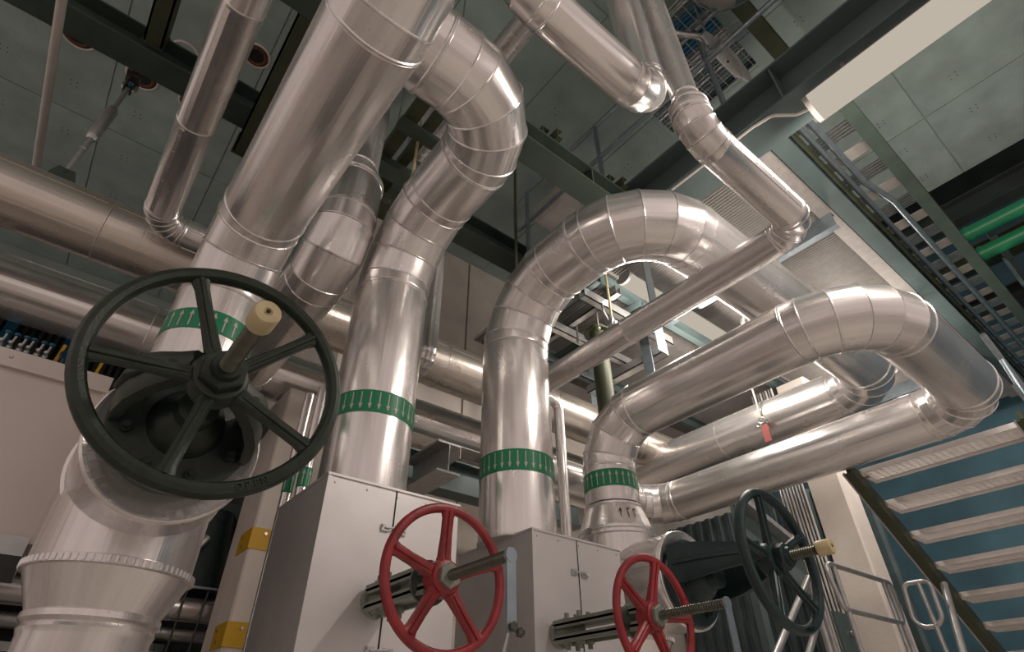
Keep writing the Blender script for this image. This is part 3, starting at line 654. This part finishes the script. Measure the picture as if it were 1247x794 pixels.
for (x, y) in ((3.40, 2.86), (3.70, 2.86), (3.40, 3.14), (3.70, 3.14)):
    mb = MB(); mb.cyl((x, y, 4.40), (x, y, 4.62), .010, 8); hexnut(mb, (x, y, 4.42), (0, 0, 1), .022, .02); part('bolt', mb, 'bolt_steel', fr)
# small fittings below the grating
root = thing('small_valve', 'small galvanised valve fitting hanging above the slim diagonal pipe', 'fitting', (3.35, 2.62, 4.3)); mb = MB(); mb.cyl((3.32, 2.62, 4.36), (3.32, 2.62, 4.98), .012, 10); part('drop_rod', mb, 'cap_cream', root)
mb = MB(); mb.lathe([(0, .02), (.02, .05), (.06, .05), (.08, .03), (.12, .02)], (3.32, 2.62, 4.25), (0, 0, 1), 16); mb.lathe([(0, .03), (.05, .03), (.055, .045), (.07, .045)], (3.32, 2.62, 4.30), (-1, -.2, 0), 14); part('fitting_body', mb, 'galvanised', root)
mb = MB(); mb.tube(fillet([(3.24, 2.60, 4.30), (3.16, 2.58, 4.36), (3.16, 2.58, 4.44)], .03, 4), .01, 8); part('lever', mb, 'galvanised', root)
root = thing('pipe_clamp', 'galvanised clamp and bolt fixed on the grating near the second lamp', 'clamp', (5.0, 2.0, 4.8)); mb = MB(); mb.lathe([(-.03, .05), (-.03, .075), (.03, .075), (.03, .05)], (4.82, 2.05, 4.70), (-.6, -.6, -.3), 20, False); mb.cyl((4.82, 2.05, 4.76), (4.78, 2.10, 4.99), .03, 12); part('clamp_ring', mb, 'galvanised', root)
hexmb = MB(); hexnut(hexmb, (4.80, 2.03, 4.69), (-.6, -.6, -.3), .03, .03); part('bolt', hexmb, 'bolt_steel', root)
# hanger with red tag on the return pipe
root = thing('pipe_hanger', 'pale hanger rod with a red tag on the upper loop return pipe', 'hanger', (5.12, 2.35, 3.7)); mb = MB(); mb.cyl((5.10, 2.35, 3.78), (5.10, 2.35, 4.83), .009, 10); part('rod', mb, 'white_paint', root)
mb = MB(); mb.torus((5.10, 2.35, 3.77), (1, 0, 0), .03, .012, 16, 6); mb.torus((5.10, 2.39, 3.74), (1, 0, 0), .022, .01, 16, 6); part('clamp', mb, 'galvanised', root)
mb = MB(); mb.box((5.085, 2.30, 3.54), (5.095, 2.37, 3.72)); part('tag', mb, 'red_tag', root, 'red paper tag')

# cable ladder beside the platform
L = thing('cable_ladder', 'dark-railed cable ladder running along the grating edge plate', 'cable ladder', (3.0, .5, 5.0))
for y in (.32, .655):
    mb = MB(); channel(mb, (3.02, y, 5.0), (9.6, y, 5.0), .012 if y > .5 else .10, .12); part('side_rail', mb, 'steel_green' if y < .5 else 'steel_olive', L)
for i in range(22):
    x = 3.12+i*.295; mb = MB()
    if i % 2: mb.box((x, .33, 5.16), (x+.13, .66, 5.17))
    else:
        for q in range(5): mb.box((x+q*.035, .33, 5.16), (x+q*.035+.016, .66, 5.175))
    part('rung', mb, 'galvanised' if i % 2 == 0 else 'white_paint', L)
mb = MB(); mb.tube([(3.05, .60, 5.12), (9.6, .60, 5.12)], .024, 12); part('conduit', mb, 'galvanised_blue', L)
mb = MB(); mb.tube(fillet([(3.05, .52, 5.11), (4.4, .52, 5.11), (4.8, .46, 5.11), (9.6, .46, 5.11)], .1, 4), .028, 12); part('conduit', mb, 'galvanised_blue', L)
# upper handrail on the big beam
H = thing('handrail', 'blue-grey tubular handrail on the platform edge above the big beam', 'handrail', (2.97, 1, 5.0)); hx = 2.96
mb = MB(); mb.tube(fillet([(hx, -2.5, 6.55), (hx, 3.56, 6.55), (hx, 3.56, 6.02), (hx, -2.5, 6.02)], .1, 6), .024, 12); part('rails', mb, 'galvanised_blue', H)
for y in (3.34, 2.2, .9, -.5, -1.9):
    mb = MB(); mb.cyl((hx, y, 5.0), (hx, y, 6.55), .024, 12); mb.box((hx-.035, y-.05, 5.0), (hx+.035, y+.05, 5.012)); part('post', mb, 'galvanised_blue', H)
root = thing('junction_box', 'white junction box beyond the upper handrail', 'box', (3.35, 3.2, 6.3)); mb = MB(); mb.box((3.22, 3.05, 6.35), (3.55, 3.5, 6.62)); part('enclosure', mb, 'white_paint', root); mb = MB(); mb.box((3.24, 3.07, 6.335), (3.53, 3.48, 6.35)); part('lid', mb, 'white_paint', root)
mb = MB(); mb.cyl((3.4, 3.3, 6.62), (3.4, 3.3, 6.995), .012, 8); part('hanger', mb, 'galvanised', root)
# cable tray full of cables
C = thing('cable_tray', 'wire cable tray full of blue and grey cables near the top', 'cable tray', (3.2, .9, 6.62))
ty0, ty1 = .72, 1.75
for i in range(24):
    x = 2.74+i*.044; r = random.choice((.015, .018, .021)); mt = random.choice(('blue_paint', 'galvanised_blue', 'thread_dark', 'steel_teal', 'galvanised', 'blue_paint', 'cast_teal', 'steel_teal', 'cast_teal'))
    mb = MB(); mb.cyl((x, ty0, 6.66+r), (x+random.uniform(-.01, .01), ty1, 6.66+r), r, 8); part('cable', mb, mt, C)
for i in range(13):
    y = ty0+.03+i*.095; mb = MB(); mb.cyl((2.70, y, 6.65), (3.80, y, 6.65), .004, 6); part('wire', mb, 'galvanised', C)
for x in (2.70, 3.80):
    mb = MB(); mb.cyl((x, ty0, 6.65), (x, ty1, 6.65), .006, 6); mb.cyl((x, ty0, 6.72), (x, ty1, 6.72), .006, 6); part('side_wire', mb, 'galvanised', C)
for x in (2.75, 3.75):
    mb = MB(); mb.cyl((x, 1.2, 6.65), (x, 1.2, 6.995), .006, 6); part('hanger_rod', mb, 'galvanised', C)
beam('dark beam with a pale edge at the end of the cable tray', (2.98, .50, 6.50), (4.6, .50, 6.50), .14, .16, 'steel_olive', 'tray_beam')
root = thing('tray_bracket', 'curved galvanised tube bracket under the cable tray, nearer the slim riser', 'bracket', (2.72, .95, 5.9)); mb = MB(); mb.tube(fillet([(2.66, 1.0, 6.63), (2.66, .98, 6.25), (2.86, .82, 6.20), (3.12, .98, 6.20), (3.06, 1.16, 6.25), (3.06, 1.18, 6.63)], .10, 6), .028, 12); part('bent_tube', mb, 'galvanised', root)
root = thing('tray_bracket', 'flattened galvanised strut pair under the cable tray beside the big beam', 'bracket', (3.1, .7, 5.9))
for o in (0, .10):
    mb = MB(); S_ = []
    for f, hw in ((0, .02), (.1, .035), (.5, .05), (.9, .035), (1, .012)):
        p = V((2.78+o, .78-o*.3, 6.1)).lerp(V((3.36+o, .80-o*.3, 6.05)), f); S_.append(sect(p, None, (.2, 1, 0), (0, 0, 1), hw, .008))
    mb.loft(S_); q = part('strut', mb, 'galvanised', root)
    part('bolt_hole', MB().lathe([(0, .012), (.002, .012)], V((2.78+o, .78-o*.3, 6.1)).lerp(V((3.36+o, .80-o*.3, 6.05)), .62)+V((0, 0, -.011)), (0, 0, 1), 10), 'black_gap', q)
mb = MB(); mb.cyl((2.80, .77, 6.1), (2.80, .77, 6.65), .01, 8); part('hanger', mb, 'galvanised', root)
D = thing('domed_vessel', 'mottled round vessel bottom at the top edge above the cable tray', 'vessel', (2.62, .40, 6.2)); pr = [(-.16, .02), (-.155, .12), (-.135, .2), (-.10, .26), (-.05, .305), (0, .32), (.75, .32)]
mb = MB(); mb.lathe(pr, (2.60, .36, 6.24), (0, 0, 1), 40); part('shell', mb, 'mottled', D)
mb = MB(); mb.torus((2.60, .36, 6.24), (0, 0, 1), .322, .008, 40, 6); part('weld_ring', mb, 'galvanised', D)

# ---------------------------------------------------------------- lamps
def lamp(label, c, along, length, wd, power, drop):
    c = V(c); along = V(along); root = thing('fluorescent_lamp', label, 'lamp', c); s = V((along.y, along.x, 0)); e = along*length/2
    pr = []
    for k in range(11):
        a = PI*k/10; pr.append((math.cos(a)*wd*.5, -math.sin(a)*wd*.42))
    mb = MB(); mb.prism([c-e+s*x+V((0, 0, z)) for x, z in pr], e*2); part('diffuser', mb, 'tube_light', root, 'glowing diffuser')
    mb = MB(); mb.prism([c-e*1.01+s*x+V((0, 0, z)) for x, z in ((-wd*.46, .001), (wd*.46, .001), (wd*.36, .05), (-wd*.36, .05))], e*2.0); part('housing', mb, 'housing_grey', root)
    for f in (-1, 1):
        mb = MB(); mb.prism([c+e*f*1.0+s*x+V((0, 0, z)) for x, z in pr], along*(.03*f)); part('end_cap', mb, 'housing_grey', root)
    for f in (-.7, .7):
        mb = MB(); p = c+e*f; mb.cyl(p+V((0, 0, .045)), p+V((0, 0, drop)), .012, 8); part('mount', mb, 'galvanised', root)
    for f in (-.7, -.23, .23, .7):
        ld = bpy.data.lights.new('lamp_light', 'POINT'); ld.energy = power; ld.color = (1, .90, .80); ld.shadow_soft_size = .10
        lo = bpy.data.objects.new('lamp_light', ld); col.objects.link(lo); lo.parent = root; lo.location = e*f+V((0, 0, -wd*.42-.16)); lo.visible_camera = False
    return root
lamp('long glowing fluorescent lamp under the big teal beam at upper right', (2.76, -.43, 4.42), (0, 1, 0), 1.56, .23, LAMP_W, .178)
lamp('added fluorescent lamp under the grating, unseen behind the bend of the lower loop pipe', (6.4, 1.55, 4.74), (1, 0, 0), 1.2, .17, LAMP_W*.7, .10)  # extra lamp out of view, added to light the stairs and lower loop
lamp('glowing fluorescent lamp under the grating behind the slim diagonal pipe', (4.15, 2.42, 4.74), (1, 0, 0), 1.6, .17, LAMP_W*.7, .10)
mb = MB(); mb.tube(fillet([(2.72, 1.6, 4.585), (2.72, .72, 4.585), (2.73, .58, 4.57), (2.76, .46, 4.46), (2.76, .38, 4.43)], .08, 5), .010, 8)
single('lamp_cable', mb, 'white_paint', 'white cable clipped along the beam edge leading to the long lamp', 'cable', (2.72, 1, 4.585))

# ---------------------------------------------------------------- upper right void
for k, (y, z, lab) in enumerate(((.30, 5.52, 'bright green pipe at the right edge, upper of two'), (.30, 5.36, 'bright green pipe at the right edge, lower of two'))):
    root = thing('green_pipe', lab, 'pipe', (6.4+k*.18, -2, z)); mb = MB(); x = 6.42+k*.20; mb.cyl((x, -3.5, z), (x, .29, z), .075, 20); part('tube', mb, 'pipe_green', root); [part('collar', MB().cyl((x, q, z), (x, q+.04, z), .084, 20), 'pipe_green', root) for q in (.18, -.85)]
for k, (a, b, lab) in enumerate((((7.7, -3.5, 6.6), (7.7, 2.4, 6.6), 'dark beam beyond the slab edge, nearest the green pipes'), ((8.4, -3.5, 6.3), (8.4, 2.4, 6.3), 'dark beam beyond the slab edge, middle of three'), ((9.2, -3.5, 6.0), (9.2, 2.4, 6.0), 'dark beam beyond the slab edge, farthest of three'))):
    beam(lab, a, b, .2, .3, 'steel_olive' if k % 2 else 'dark_void')
for k, (y, lab) in enumerate(((.1, 'dark cross strut in the upper right void, far one'), (-.5, 'dark cross strut in the upper right void, near one'))):
    root = thing('cross_strut', lab, 'strut', (7.6, y, 6.0)); mb = MB(); channel(mb, (7.5, y, 6.05), (10.1, y, 6.05), .08, .12); part('strut_profile', mb, 'steel_teal', root); mb = MB(); mb.box((8.0, y-.02, 5.6), (8.06, y+.02, 6.05)); part('strut_leg', mb, 'galvanised_blue', root)

# ---------------------------------------------------------------- concrete pier, yellow guards, left side
root = thing('concrete_pier', 'pale concrete pier with two yellow corner guards', 'pier', (1.3, 4.5, 0)); mb = MB(); x0, y0, x1, y1 = 1.116, 4.3, 1.62, 4.8; ch = .012
mb.prism([(x0+ch, y0, 0), (x1-ch, y0, 0), (x1, y0+ch, 0), (x1, y1, 0), (x0, y1, 0), (x0, y0+ch, 0)], (0, 0, 3.60)); part('shaft', mb, 'concrete_wall', root)
for z, lab in ((2.31, 'yellow corner guard plate on the concrete pier, upper one'), (1.71, 'yellow corner guard plate on the concrete pier, lower one')):
    g = thing('corner_guard', lab, 'guard plate', (1.116, 4.3, z)); mb = MB(); t = .008; h = .145
    mb.prism([(x0-t, y0-t, z), (x0+.16, y0-t, z), (x0+.16, y0, z), (x0, y0, z), (x0, y0+.26, z), (x0-t, y0+.26, z)], (0, 0, h)); part('angle_plate', mb, 'yellow_paint', g)
    for p, d in (((x0+.09, y0-t, z+.11), (0, -1, 0)), ((x0-t, y0+.15, z+.04), (-1, 0, 0)), ((x0-t, y0+.18, z+.11), (-1, 0, 0))):
        mb = MB(); hexnut(mb, p, d, .012, .008); part('screw', mb, 'bolt_steel', g)
K = thing('duct_casing', 'smooth pale sheet casing at the left edge below the wall pipes', 'duct casing', (-1.5, 3.2, 0)); 
mb = MB(); mb.box((-3.2, 3.0, 1.87), (-.05, 3.55, 2.55)); part('casing_body', mb, 'panel_paint', K)
mb = MB(); mb.box((-3.2, 2.985, 2.55), (-.035, 3.56, 2.62)); part('top_flange', mb, 'panel_paint', K)
mb = MB(); mb.box((-3.2, 2.975, 2.535), (-.03, 2.999, 2.55)); part('lip', mb, 'panel_paint', K)
mb = MB(); mb.box((-.05, 2.985, 1.85), (-.030, 3.56, 2.55)); part('end_flange', mb, 'panel_paint', K)
mb = MB(); mb.box((-3.2, 2.975, 1.80), (-.05, 3.55, 1.87)); part('bottom_flange', mb, 'galvanised', K)
mb = MB(); mb.box((-2.9, 3.05, 0), (-2.8, 3.5, 1.8)); part('leg', mb, 'galvanised', K); mb = MB(); mb.box((-.35, 3.05, 0), (-.25, 3.5, 1.8)); part('leg', mb, 'galvanised', K)
for x in (-1.2, -.8, -.42, -.2):
    part('screw', MB().lathe([(0, .009), (.004, .006)], (x, 2.985, 2.585), (0, -1, 0), 8), 'bolt_steel', K)
root = pipe_thing('short silver pipe turning down at the lower left edge below the casing', (-.2, 2.86, 1.5), 'insulated_pipe'); run(root, [(-2.5, 2.80, 1.60), (-.14, 2.80, 1.60), (-.14, 2.80, 0)], .09, [.14], [4], 'cladding', 1.1)
# ribbed dark panel and manifold between pipe and casing
P = thing('ribbed_panel', 'black ribbed panel between the lower wall pipe and the casing', 'panel', (-1.2, 5.1, 2.4)); mb = MB(); mb.box((-3.2, 5.12, 1.0), (.56, 5.19, 4.3)); part('backing', mb, 'black_gap', P)
for i in range(52):
    x = -2.2+i*.052; mb = MB(); mb.box((x, 5.095, 2.3), (x+.024, 5.12, 4.25)); part('rib', mb, 'dark_void', P)
for x in (-.85, -.47, .1, .35):
    mb = MB(); mb.box((x, 5.05, 2.3), (x+.07, 5.095, 4.25)); part('upright', mb, 'blue_paint', P)
M_ = thing('valve_manifold', 'row of six small blue-handled valves above the casing', 'manifold', (-.5, 4.0, 3.05)); mb = MB(); mb.cyl((-1.6, 4.0, 3.05), (-.22, 4.0, 3.05), .02, 12); part('header', mb, 'galvanised', M_)
for i, x in enumerate((-.645, -.60, -.552, -.515, -.465, -.425)):
    mb = MB(); mb.cyl((x, 4.0, 3.07), (x+.006, 4.0, 3.19), .007, 8); hexnut(mb, (x, 4.0, 3.10), (0, 0, 1), .016, .02); mb.lathe([(0, .010), (.01, .014), (.02, .010)], (x, 3.985, 3.13), (0, -1, 0), 8); v = part('small_valve', mb, 'galvanised', M_)
    part('handle', MB().lathe([(0, .008), (.004, .017), (.016, .017), (.02, .01)], (x+.006, 4.0, 3.19), (0, 0, 1), 10), 'blue_paint', v)
mb = MB(); mb.torus((-.335, 4.0, 3.16), (.2, -1, 0), .026, .006, 18, 6); mb.cyl((-.335, 4.0, 3.07), (-.335, 4.0, 3.135), .006, 6); part('gauge', mb, 'thread_dark', M_)
for x in (-1.5, -.32):
    mb = MB(); mb.box((x, 3.99, 0), (x+.03, 4.02, 3.04)); part('stand_leg', mb, 'galvanised_blue', M_)
for x, lab in ((-.41, 'yellow strip beside the small valve row, left one'), (-.185, 'yellow strip beside the small valve row, seen through the handwheel')):
    root = thing('marker_strip', lab, 'strip', (x, 4.1, 2.7)); mb = MB(); mb.prism([(x, 4.1, 2.7), (x+.018, 4.1, 2.7), (x+.05, 4.1, 3.28), (x+.032, 4.1, 3.28)], (0, .01, 0)); part('strip_bar', mb, 'yellow_paint', root); mb = MB(); mb.box((x-.004, 4.1, 0), (x+.022, 4.11, 2.7)); part('strip_post', mb, 'blue_paint', root)
# dark machine glimpsed between valve and pier
Mc = thing('machine_frame', 'dark teal machine with pipes glimpsed beside the concrete pier', 'machine', (.5, 4.3, 0)); mb = MB(); mb.box((-.6, 5.3, 0), (1.6, 5.8, 3.1)); part('cabinet', mb, 'dark_void', Mc)
mb = MB(); mb.box((.60, 5.10, 2.72), (1.6, 5.17, 2.84)); part('top_rail', mb, 'steel_teal', Mc)
mb = MB(); mb.lathe([(0, .2), (.02, .22), (.6, .15), (.62, .07)], (1.0, 5.06, 2.12), (0, 0, 1), 26); part('vessel', mb, 'cast_teal', Mc)
mb = MB(); mb.cyl((-.3, 4.95, 2.0), (1.6, 4.95, 2.0), .082, 20); part('chrome_pipe', mb, 'cladding', Mc)
mb = MB(); mb.cyl((-.3, 5.05, 1.85), (1.6, 5.05, 1.85), .048, 16); part('lower_pipe', mb, 'galvanised', Mc)
mb = MB(); mb.tube(fillet([(.72, 4.83, 2.33), (.84, 4.83, 2.31), (.95, 4.86, 2.48)], .07, 5), .027, 10); part('elbow_tube', mb, 'galvanised', Mc)
mb = MB(); mb.lathe([(0, .036), (.06, .048), (.10, .024)], (.81, 4.86, 2.2), (1, -.2, 0), 14); part('knob', mb, 'galvanised_blue', Mc)
for x, y in ((1.04, 4.85), (.90, 4.85)):
    mb = MB(); mb.cyl((x, y, 1.55), (x+.025, y, 2.12), .007, 8); part('rod', mb, 'thread_dark', Mc)
mb = MB(); mb.box((.60, 5.0, 0), (.68, 5.06, 2.72)); part('upright', mb, 'steel_teal', Mc)
mb = MB(); mb.box((-.3, 4.82, 2.12), (1.6, 4.85, 2.135)); part('rail', mb, 'galvanised_blue', Mc)
mb = MB(); mb.box((-.3, 4.82, 1.66), (1.6, 4.86, 1.71)); part('rail', mb, 'galvanised', Mc)
mb = MB(); mb.box((.72, 5.0, 1.3), (.92, 5.1, 1.78)); part('bracket', mb, 'steel_green', Mc)

# ---------------------------------------------------------------- right: column, conduits, stairs, guard rails
root = thing('concrete_column', 'pale concrete column at right beside the staircase', 'column', (6.65, 2.5, 0)); mb = MB()
mb.prism([(6.52, 2.34, 0), (6.85, 2.34, 0), (6.87, 2.36, 0), (6.87, 2.69, 0), (6.5, 2.69, 0), (6.5, 2.36, 0)], (0, 0, 4.82)); part('shaft', mb, 'concrete_wall', root)
B = thing('conduit_bundle', 'vertical bundle of silver conduits beside the right concrete column', 'conduits', (6.45, 2.8, 0))
for i in range(8):
    mb = MB(); y = 2.735+i*.038; mb.cyl((6.44, y, 0), (6.44, y, 4.80), .013, 8); part('conduit', mb, 'galvanised' if i % 2 else 'white_paint', B)
mb = MB(); mb.box((6.455, 2.71, 2.2), (6.47, 3.03, 2.24)); part('clip_bar', mb, 'steel_teal', B)
St = thing('staircase', 'steel staircase with grating treads and a dark olive stringer at the right edge', 'staircase', (6, 1, 0))
sl = -.677; x0, z0 = 4.70, 2.90; xe = x0+z0/.677
for y, mt in ((1.60, 'steel_olive'), (.46, 'steel_olive')):
    mb = MB(); mb.prism([(x0, y, z0), (xe, y, 0), (xe+.28, y, 0), (x0+.20, y, z0+.055), (x0, y, z0+.055)], (0, .03, 0)); part('stringer', mb, mt, St)
    mb = MB(); mb.prism([(x0-.01, y-.02, z0-.012), (xe-.02, y-.02, -.0), (xe, y-.02, 0), (x0+.01, y-.02, z0)], (0, .07, 0)); part('stringer_flange', mb, 'steel_olive', St)
    mb = MB(); mb.prism([(x0-.015, y+.05, z0-.014), (xe-.025, y+.05, 0), (xe+.02, y+.05, 0), (x0+.01, y+.05, z0+.01)], (0, .012, 0)); part('stringer_edge', mb, 'galvanised', St)
tm = None
for k in range(-1, 14):
    tx0 = 5.17+.285*k; tz = 2.765-.193*k
    if tz < .1: break
    if tm is None:
        mb = MB(); mb.box((tx0, .49, tz-.035), (tx0+.006, 1.60, tz+.005)); mb.box((tx0+.25, .49, tz-.05), (tx0+.262, 1.60, tz+.005))
        for q in range(9): mb.box((tx0+.02+q*.027, .50, tz-.03), (tx0+.025+q*.027, 1.59, tz+.0))
        for q in range(24): mb.box((tx0, .50+q*.046, tz-.012), (tx0+.25, .505+q*.046, tz-.004))
        mb.box((tx0, 1.585, tz-.05), (tx0+.26, 1.598, tz+.005)); mb.box((tx0, .492, tz-.05), (tx0+.26, .505, tz+.005))
        o = part('tread', mb, 'galvanised_light', St); tm = (o, tx0, tz)
        part('tread_bolt', MB().lathe([(0, .014), (.014, .014)], (tx0+.06, 1.575, tz-.04), (0, 0, -1), 8), 'bolt_steel', o)
    else:
        o = tm[0].copy(); col.objects.link(o); o.parent = St; o.location = (tx0-tm[1], 0, tz-tm[2])
for off, r in ((.95, .022), (.50, .016)):
    mb = MB(); mb.tube([(x0+.3, .44, z0+.05-.2+off), (xe, .44, off)], r, 10); part('handrail', mb, 'galvanised_blue', St)
for f in (.05, .35, .65, .95):
    xx = x0+.3+(xe-x0-.3)*f; zz = (z0-.15)+(0-(z0-.15))*f; mb = MB(); mb.cyl((xx, .44, max(0, zz)), (xx, .44, zz+.95), .018, 10); part('baluster', mb, 'galvanised_blue', St)
# props under the stair
for a, b, lab in (((5.62, 1.56, 2.20), (4.60, 1.56, 0), 'inclined tube prop under the stair stringer'),):
    root = thing('stair_prop', lab, 'prop', b); mb = MB(); mb.cyl(a, b, .026, 14); part('tube', mb, 'galvanised', root); mb = MB(); mb.box((b[0]-.07, b[1]-.07, 0), (b[0]+.07, b[1]+.07, .015)); part('foot_plate', mb, 'galvanised', root)
G = thing('guard_rail', 'tubular guard rail loop in front of the concrete column', 'guard rail', (5.2, 2.0, 0))
mb = MB(); mb.tube(fillet([(5.2, 2.0, 2.30), (5.82, 2.0, 2.30), (5.77, 2.0, 1.985), (4.74, 2.0, 1.985), (4.645, 2.0, 2.30), (5.2, 2.0, 2.30)], .07, 5), .019, 12); part('rail_loop', mb, 'galvanised', G)
for x, xb_ in ((4.80, 4.80), (5.66, 5.66), (5.75, 5.75)):
    mb = MB(); mb.cyl((x, 2.0, 0), (xb_, 2.0, 2.29), .016, 10); part('post', mb, 'galvanised', G)
G = thing('guard_rail', 'narrow tubular guard rail loop beside the stair stringer', 'guard rail', (5.45, 1.5, 0))
mb = MB(); mb.tube(fillet([(5.45, 1.70, 2.21), (5.45, 1.79, 2.21), (5.45, 1.82, 1.90), (5.45, 1.62, 1.90), (5.45, 1.60, 2.21), (5.45, 1.70, 2.21)], .08, 5), .018, 12); part('rail_loop', mb, 'galvanised', G)
for y in (1.68,):
    mb = MB(); mb.cyl((5.45, y, 0), (5.45, y, 2.21), .018, 10); part('post', mb, 'galvanised', G)
# braces behind the teal wheel
for a, b, r, mt, lab in (((4.76, 2.2, 2.24), (3.2, 2.2, 1.08), .024, 'galvanised', 'pale brace tube behind the teal handwheel, leaning left'), ((4.95, 2.25, 2.06), (4.05, 2.25, 1.32), .024, 'galvanised', 'pale brace tube beside the teal handwheel, nearer the column')):
    root = thing('brace_tube', lab, 'brace', b); mb = MB(); mb.cyl(a, b, r, 12); part('tube', mb, mt, root); mb = MB(); mb.cyl((b[0]+.02, b[1], 0), (b[0]+.02, b[1], b[2]+.03), .024, 10); part('post', mb, mt, root); mb = MB(); mb.cyl((a[0], a[1], 0), a, .02, 10); part('post', mb, mt, root)
root = thing('inclined_channel', 'grey-green inclined steel channel seen through the teal handwheel', 'channel', (4.1, 2.9, 0)); mb = MB()
mb.prism([(5.1, 2.9, 3.12), (6.3, 2.9, 2.74), (6.3, 2.9, 2.80), (5.1, 2.9, 3.18)], (0, -.12, 0)); part('top_flange', mb, 'galvanised', root)
mb = MB(); mb.prism([(5.1, 2.9, 2.75), (6.3, 2.9, 2.36), (6.3, 2.9, 2.73), (5.1, 2.9, 3.12)], (0, .012, 0)); part('web', mb, 'steel_teal', root)
mb = MB(); mb.box((5.15, 2.88, 0), (5.25, 2.95, 2.8)); part('leg', mb, 'steel_teal', root)
# gusset under the guard rail and brick kerb
root = thing('gusset_post', 'blue-grey bolted gusset post at the foot of the guard rail', 'post', (5.2, 2.25, 0)); mb = MB(); mb.box((5.12, 2.25, 0), (5.36, 2.27, 2.05)); part('plate', mb, 'steel_teal', root)
for z in (1.75, 1.9): mb = MB(); hexnut(mb, (5.3, 2.25, z), (0, -1, 0), .02, .015); part('bolt', mb, 'bolt_steel', root)
root = thing('brick_kerb', 'low course of brown bricks behind the teal handwheel', 'brick wall', (6, 3.4, 0)); mb = MB(); mb.box((5.4, 3.42, 0), (7.1, 3.6, 1.90)); part('core', mb, 'dark_void', root)
bm = None
for c in range(3):
    for i in range(12):
        x = 5.4+i*.14; z = 1.90+.065*(c-3)
        if bm is None:
            mb = MB(); mb.box((x+.004, 3.395, z+.004), (x+.136, 3.42, z+.061)); o = part('brick', mb, 'brick_brown', root); bm = (o, x, z)
        else:
            o = bm[0].copy(); col.objects.link(o); o.parent = root; o.location = (x-bm[1], 0, z-bm[2])

# ---------------------------------------------------------------- groups of look-alike things
GROUPS = {'insulated_pipe': 'aluminium-clad pipes', 'thin_riser': 'thin silver risers', 'gate_valve': 'handwheel valves', 'insulation_box': 'sheet-metal insulation boxes',
          'steel_beam': 'steel beams', 'hung_channel': 'hung olive channels', 'channel_offcut': 'channel offcuts on the beam', 'hanger_rod': 'hanger rods', 'conduit': 'pale conduits at upper left',
          'tray_bracket': 'brackets under the cable tray', 'fluorescent_lamp': 'fluorescent lamps', 'green_pipe': 'green pipes at the right edge', 'cross_strut': 'cross struts beyond the slab',
          'corner_guard': 'yellow corner guards on the pier', 'marker_strip': 'yellow marker strips', 'guard_rail': 'tubular guard rails', 'brace_tube': 'brace tubes by the teal wheel'}
for o in bpy.data.objects:
    if o.parent is None and o.name.split('.')[0] in GROUPS and 'label' in o: o['group'] = GROUPS[o.name.split('.')[0]]
